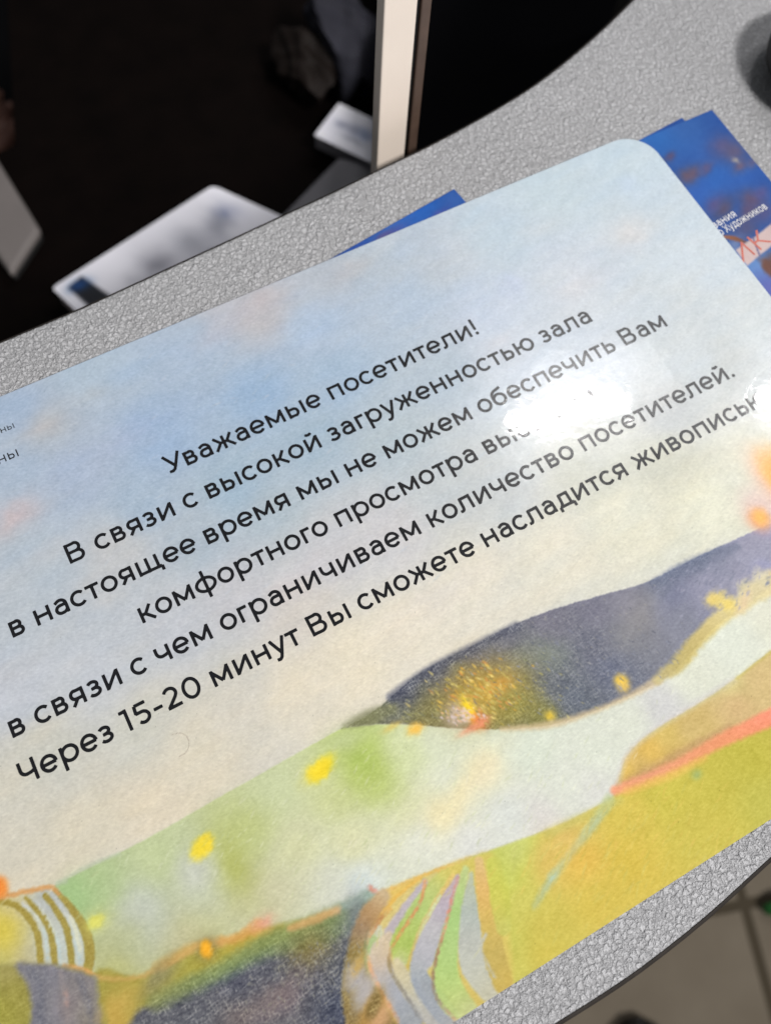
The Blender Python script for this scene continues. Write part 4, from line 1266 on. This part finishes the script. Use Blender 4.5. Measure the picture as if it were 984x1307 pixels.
def toA(v):
    s_, t_ = v[:, 0] / LA, -v[:, 1] / WA
    r = v.copy()
    r[:, :2] = (qA[0] * ((1 - s_) * (1 - t_))[:, None] + qA[1] * (s_ * (1 - t_))[:, None] + qA[2] * (s_ * t_)[:, None] + qA[3] * ((1 - s_) * t_)[:, None])
    return r


LA, WA = np.hypot(*(qA[1] - qA[0])), np.hypot(*(qA[3] - qA[0]))
cA = Canvas(0, LA, -WA, 0, .8, (246, 245, 254), corner=3.0)
for s_, t_, rx, ry, c_, op in [(.80, .35, 14, 5, (150, 152, 166), .8), (.62, .42, 12, 7, (158, 160, 172), .7), (.42, .5, 13, 7, (138, 138, 150), .8), (.90, .30, 7, 5, (176, 180, 204), .6), (.52, .75, 20, 5, (172, 172, 186), .6), (.28, .6, 8, 6, (182, 182, 192), .5), (.86, .28, 5, 2.5, (110, 122, 160), .5),
                               (.45, .95, 30, 5, (180, 180, 192), .5)]:
    cA.blob((s_ * LA, -t_ * WA), rx, ry, c_, op, ang=20, rough=3, cell=8)
cA.poly([(.055 * LA, -.16 * WA), (.145 * LA, -.10 * WA), (.16 * LA, -.95 * WA), (.05 * LA, -.95 * WA)], (26, 28, 36), soft=1.2, smooth=0)
cA.blob((.10 * LA, -.22 * WA), 7, 4, (22, 70, 132), .9)
rA = empty('leaflet_stack', 'stack of white leaflets with a black and blue corner below the counter', 'leaflets', (qA[0][0] / 1000, qA[0][1] / 1000, ZL / 1000))
cA.build('top_sheet', m_paper, rA, z=zA, thick=.3, gain=1.0, xf=toA)
base_pts = toA(np.array([(1, -1, 0), (LA - 1, -1, 0), (LA - 1, -WA + 1, 0), (1, -WA + 1, 0)], float))
prism('leaflet_edges', [(p[0] / 1000, p[1] / 1000) for p in base_pts], ZL / 1000, (zA - .4) / 1000, m_card, rA, 0.002)

zB = ZL + 24
b0, b1 = at(401, 172, zB), at(443, 137, zB)
dB = np.array([at(484, 212, zB)[0] - b0[0], at(484, 212, zB)[1] - b0[1]])
LB = 110.0
dB = dB / np.hypot(*dB)


def paintB(c, inv):
    for x, y, rx, ry, col, op in [(436, 158, 6, 4, (146, 150, 172), .7), (452, 165, 8, 5, (150, 154, 176), .7), (466, 172, 7, 5, (120, 138, 178), .7), (450, 178, 10, 2, (140, 144, 160), .6)]:
        c.blob(inv(at(x, y, zB)), rx, ry, col, op, rough=2, cell=6)


# x axis runs along the near edge, the sheet lies to its left
pB = np.hypot(*(b1 - b0)[:2])
nB = np.array([-dB[1], dB[0]])
oB = b0[:2] + nB * pB
rB, toB = paper('paper_stack', 'small stack of white printed sheets on a grey folder beside the pale post', 'papers', np.r_[oB, zB], dB, LB, pB, zB, 12, paintB, corner=1.0, part='top_sheet', base=(246, 245, 255), gain=1.0)
bp_ = toB(np.array([(.5, -.5, 0), (LB - .5, -.5, 0), (LB - .5, -pB + .5, 0), (.5, -pB + .5, 0)], float))
prism('sheet_edges', [(p[0] / 1000, p[1] / 1000) for p in bp_], (zB - 13) / 1000, (zB - .4) / 1000, plain('grey_paper_edges', (96, 95, 100), .6, .15, 900), rB, 0.0005)

m_grey = plain('grey_card', (104, 103, 108), 0.6, 0.1, 60)
zF = ZL + 18
fpx = [(358, 276), (432, 200), (520, 216), (520, 330), (420, 330)]
prism('document_folder', [tuple(at(*q, zF)[:2] / 1000) for q in fpx], ZL / 1000, zF / 1000, m_grey, None, 0.002)
tag(bpy.data.objects['document_folder'], 'plain grey folder under the small stack of white sheets', 'folder')

# grey box at the left
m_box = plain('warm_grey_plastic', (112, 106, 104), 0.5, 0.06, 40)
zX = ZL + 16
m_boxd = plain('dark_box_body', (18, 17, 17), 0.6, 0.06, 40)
box = [at(-60, 130, zX), at(-6, 200, zX), at(49, 290, zX), at(12, 346, zX), at(-75, 222, zX)]
bx = empty('storage_box', 'warm grey plastic box at the left end of the dark desk', 'box', (box[2][0] / 1000, box[2][1] / 1000, ZL / 1000))
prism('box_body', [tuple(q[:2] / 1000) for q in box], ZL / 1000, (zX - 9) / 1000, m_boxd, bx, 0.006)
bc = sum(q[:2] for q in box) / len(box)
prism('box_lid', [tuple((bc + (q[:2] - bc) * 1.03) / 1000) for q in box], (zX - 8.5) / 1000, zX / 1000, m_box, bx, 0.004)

# crumpled bags at the back
def crumple(name, label, cat, ctr, size, seed, mat, amp=0.25, flat=.6):
    bm = bmesh.new()
    bmesh.ops.create_icosphere(bm, subdivisions=5, radius=1.0)
    r = np.random.RandomState(seed)
    K = r.normal(0, 1, (26, 3))
    K /= np.linalg.norm(K, axis=1)[:, None]
    offs = r.uniform(.35, .95, 26)
    for v in bm.verts:
        p = np.array(v.co)
        # facets: push in to the nearest of random planes, with creases
        h = 1.0
        for k, of in zip(K, offs):
            dt = p @ k
            if dt > .2: h = min(h, of / max(dt, .2))
        p = p * (h * (1 + amp * .4 * math.sin(9 * p[0] + 3 * p[1] * p[2] + seed) * math.sin(7 * p[1] + 2 * seed)))
        p[2] = max(p[2], -flat)
        v.co = (ctr[0] + p[0] * size[0], ctr[1] + p[1] * size[1], ctr[2] + (p[2] + flat) * size[2])
    o = from_bm(name, bm, mat, None, False)
    return tag(o, label, cat)


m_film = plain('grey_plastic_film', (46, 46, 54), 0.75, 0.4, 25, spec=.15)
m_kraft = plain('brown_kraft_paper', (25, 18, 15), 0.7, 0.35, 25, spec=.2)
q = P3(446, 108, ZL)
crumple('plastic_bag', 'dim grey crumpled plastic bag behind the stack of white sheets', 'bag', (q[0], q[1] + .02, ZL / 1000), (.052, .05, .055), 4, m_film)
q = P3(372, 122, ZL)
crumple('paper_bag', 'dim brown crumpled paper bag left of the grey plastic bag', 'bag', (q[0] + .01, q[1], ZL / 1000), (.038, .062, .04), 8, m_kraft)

# upright divider: cream post, black gap, brown strip
YD = 128.0
m_cream = plain('cream_painted_wood', (246, 231, 217), 0.5, 0.03, 40)
m_strip = plain('brown_edging', (88, 70, 60), 0.5, 0.25, 120)
dv = empty('divider_post', 'pale cream upright post with a thin brown strip behind the counter', 'post', (0.1, YD / 1000, -0.3))


def upright(name, px0, px1, y0, y1, mat, top=0.068):
    xa, xb = at_y(*px0, YD), at_y(*px1, YD)
    bm = bmesh.new()
    prism(name, [(xa[0] / 1000, y0 / 1000), (xb[0] / 1000, y0 / 1000), (xb[0] / 1000, y1 / 1000), (xa[0] / 1000, y1 / 1000)], -0.2985, top, mat, dv, 0.0006)
    bm.free()


upright('face_board', (486, 110), (524, 110), YD, YD + 5, m_cream)
upright('dark_gap_strip', (523.6, 110), (530, 110), YD + 1.5, YD + 6, m_black)  # black strip put in for the shade of the gap
upright('edge_strip', (530.5, 110), (542, 110), YD + .8, YD + 6, m_strip)
# black cabinet to the right of the post
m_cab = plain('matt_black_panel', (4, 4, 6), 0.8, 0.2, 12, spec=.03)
cab = empty('black_cabinet', 'black cabinet filling the dark right of the pale post', 'cabinet', (0.3, 0.35, -0.3))
xs = at_y(542.6, 110, YD)[0] / 1000
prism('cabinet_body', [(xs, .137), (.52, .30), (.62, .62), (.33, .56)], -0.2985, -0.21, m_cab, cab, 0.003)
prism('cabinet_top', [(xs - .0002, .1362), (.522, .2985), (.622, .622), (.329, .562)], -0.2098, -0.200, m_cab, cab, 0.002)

# ------------------------------------------------------------------ dim hand of a seated person at the left
m_shaded_skin = plain('skin', (84, 58, 50), 0.5, 0.12, 60, spec=.2)  # darkened in colour for the shade the hand lies in
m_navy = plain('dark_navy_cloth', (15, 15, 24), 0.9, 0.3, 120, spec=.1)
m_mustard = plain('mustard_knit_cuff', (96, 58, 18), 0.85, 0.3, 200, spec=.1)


def skin(name, verts, edges, radii, mat, parent, root_i=0, sub=2):
    me = bpy.data.meshes.new(name)
    me.from_pydata([tuple(v) for v in verts], edges, [])
    o = link(name, me, mat, parent)
    md = o.modifiers.new('Skin', 'SKIN')
    for i, r in enumerate(radii):
        me.skin_vertices[0].data[i].radius = (r, r)
    me.skin_vertices[0].data[root_i].use_root = True
    md.use_smooth_shade = True
    s = o.modifiers.new('Subdivision', 'SUBSURF')
    s.levels = s.render_levels = sub
    return o


person = empty('person', 'dim hand and sleeved arm of a seated person in dark clothing', 'person', tuple(P3(-120, 190, -640)))


def H(x, y, z):
    return P3(x, y, z)


hv, he, hr = [], [], []


def chain(pts, rad, start=None):
    prev = start
    for p_, r_ in zip(pts, rad):
        hv.append(p_)
        hr.append(r_)
        if prev is not None: he.append((prev, len(hv) - 1))
        prev = len(hv) - 1
    return prev


ZH = -640
wr = chain([H(-170, 330, ZH - 60), H(-90, 262, ZH - 30), H(-22, 205, ZH)], [.045, .036, .024])
pal = chain([H(-8, 188, ZH + 6)], [.024], wr)
for tip in ([(-14, 165), (-22, 140), (-24, 122), (-22, 108)], [(-5, 162), (-6, 138), (-4, 122), (-1, 113)], [(3, 163), (7, 148), (11, 138), (14, 130)]):
    chain([H(*t, ZH + 12 + 8 * k) for k, t in enumerate(tip)], [.010, .0085, .0078, .0068], pal)
chain([H(-20, 168, ZH + 4), H(-32, 148, ZH + 8), H(-36, 132, ZH + 12), H(-38, 122, ZH + 14)], [.0095, .008, .007, .006], pal)
chain([H(8, 176, ZH + 14), H(19, 162, ZH + 22), H(28, 153, ZH + 26), H(34, 147, ZH + 28)], [.012, .010, .009, .0075], wr)
skin('body', hv, he, hr, m_shaded_skin, person)
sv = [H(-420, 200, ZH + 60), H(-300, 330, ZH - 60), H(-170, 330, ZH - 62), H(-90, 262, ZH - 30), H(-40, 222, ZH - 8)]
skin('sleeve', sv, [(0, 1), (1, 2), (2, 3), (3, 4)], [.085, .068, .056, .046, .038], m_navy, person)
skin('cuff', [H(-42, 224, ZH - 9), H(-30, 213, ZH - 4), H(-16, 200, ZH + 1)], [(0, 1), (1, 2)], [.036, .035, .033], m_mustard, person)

# ------------------------------------------------------------------ visitor side, low down
m_shoe = plain('black_shoe_leather', (12, 11, 11), 0.5, 0.2, 60)
sh = empty('shoe', 'black shoe tip on the beige tiles below the counter edge', 'shoe', tuple(P3(790, 1330, -1050)))
toe, heel = P3(826, 1303, -1050), P3(760, 1519, -1050)
dsh = (heel - toe)[:2]
dsh = dsh / np.hypot(*dsh)
nsh = np.array([-dsh[1], dsh[0]])
prof = [(0.0, .018), (.012, .034), (.05, .046), (.10, .047), (.16, .038), (.22, .036), (.255, .033), (.27, .02)]
outl = [toe[:2] + dsh * t + nsh * wv_ for t, wv_ in prof] + [toe[:2] + dsh * t - nsh * wv_ for t, wv_ in reversed(prof)]
prism('sole', [tuple(p_) for p_ in outl], -1.0455, -1.027, m_black, sh, 0.003)
bm = bmesh.new()
rws = []
for t, wv_, hh in [(0.004, .012, .012), (.012, .030, .028), (.04, .042, .040), (.09, .044, .058), (.14, .036, .085), (.20, .034, .090), (.25, .031, .092), (.266, .018, .090)]:
    row = []
    for k in range(13):
        an_ = math.pi * k / 12
        p_ = toe[:2] + dsh * t + nsh * wv_ * math.cos(an_)
        row.append(bm.verts.new((p_[0], p_[1], -1.0268 + hh * max(0, math.sin(an_)) ** .7)))
    rws.append(row)
for r0, r1 in zip(rws, rws[1:]):
    for k in range(12):
        bm.faces.new((r0[k], r0[k + 1], r1[k + 1], r1[k]))
bm.faces.new(rws[0])
bm.faces.new(list(reversed(rws[-1])))
bmesh.ops.recalc_face_normals(bm, faces=bm.faces)
from_bm('upper', bm, m_shoe, sh, True)

m_leaf = plain('dark_green_leaf', (28, 84, 36), 0.45, 0.25, 60)
l0, l1 = P3(972, 1161, -1040), P3(1030, 1156, -1020)
bm = bmesh.new()
dl = (l1 - l0)
nl = np.array([-dl[1], dl[0], 0]) / np.hypot(dl[0], dl[1])
rws = []
for k in range(9):
    t = k / 8
    wv_ = .012 * math.sin(math.pi * min(1, t * .85 + .12)) ** .8
    c_ = l0 + dl * t + np.array((0, 0, .012 * math.sin(math.pi * t)))
    rws.append([bm.verts.new(tuple(c_ + nl * wv_ * s_ + np.array((0, 0, .004 * abs(s_))))) for s_ in (-1, -.5, 0, .5, 1)])
for r0, r1 in zip(rws, rws[1:]):
    for k in range(4):
        bm.faces.new((r0[k], r0[k + 1], r1[k + 1], r1[k]))
lf = from_bm('fallen_leaf', bm, m_leaf, None, True)
so = lf.modifiers.new('Solidify', 'SOLIDIFY')
so.thickness = .0006
tag(lf, 'dark green leaf on the beige floor tiles at the right edge', 'leaf')
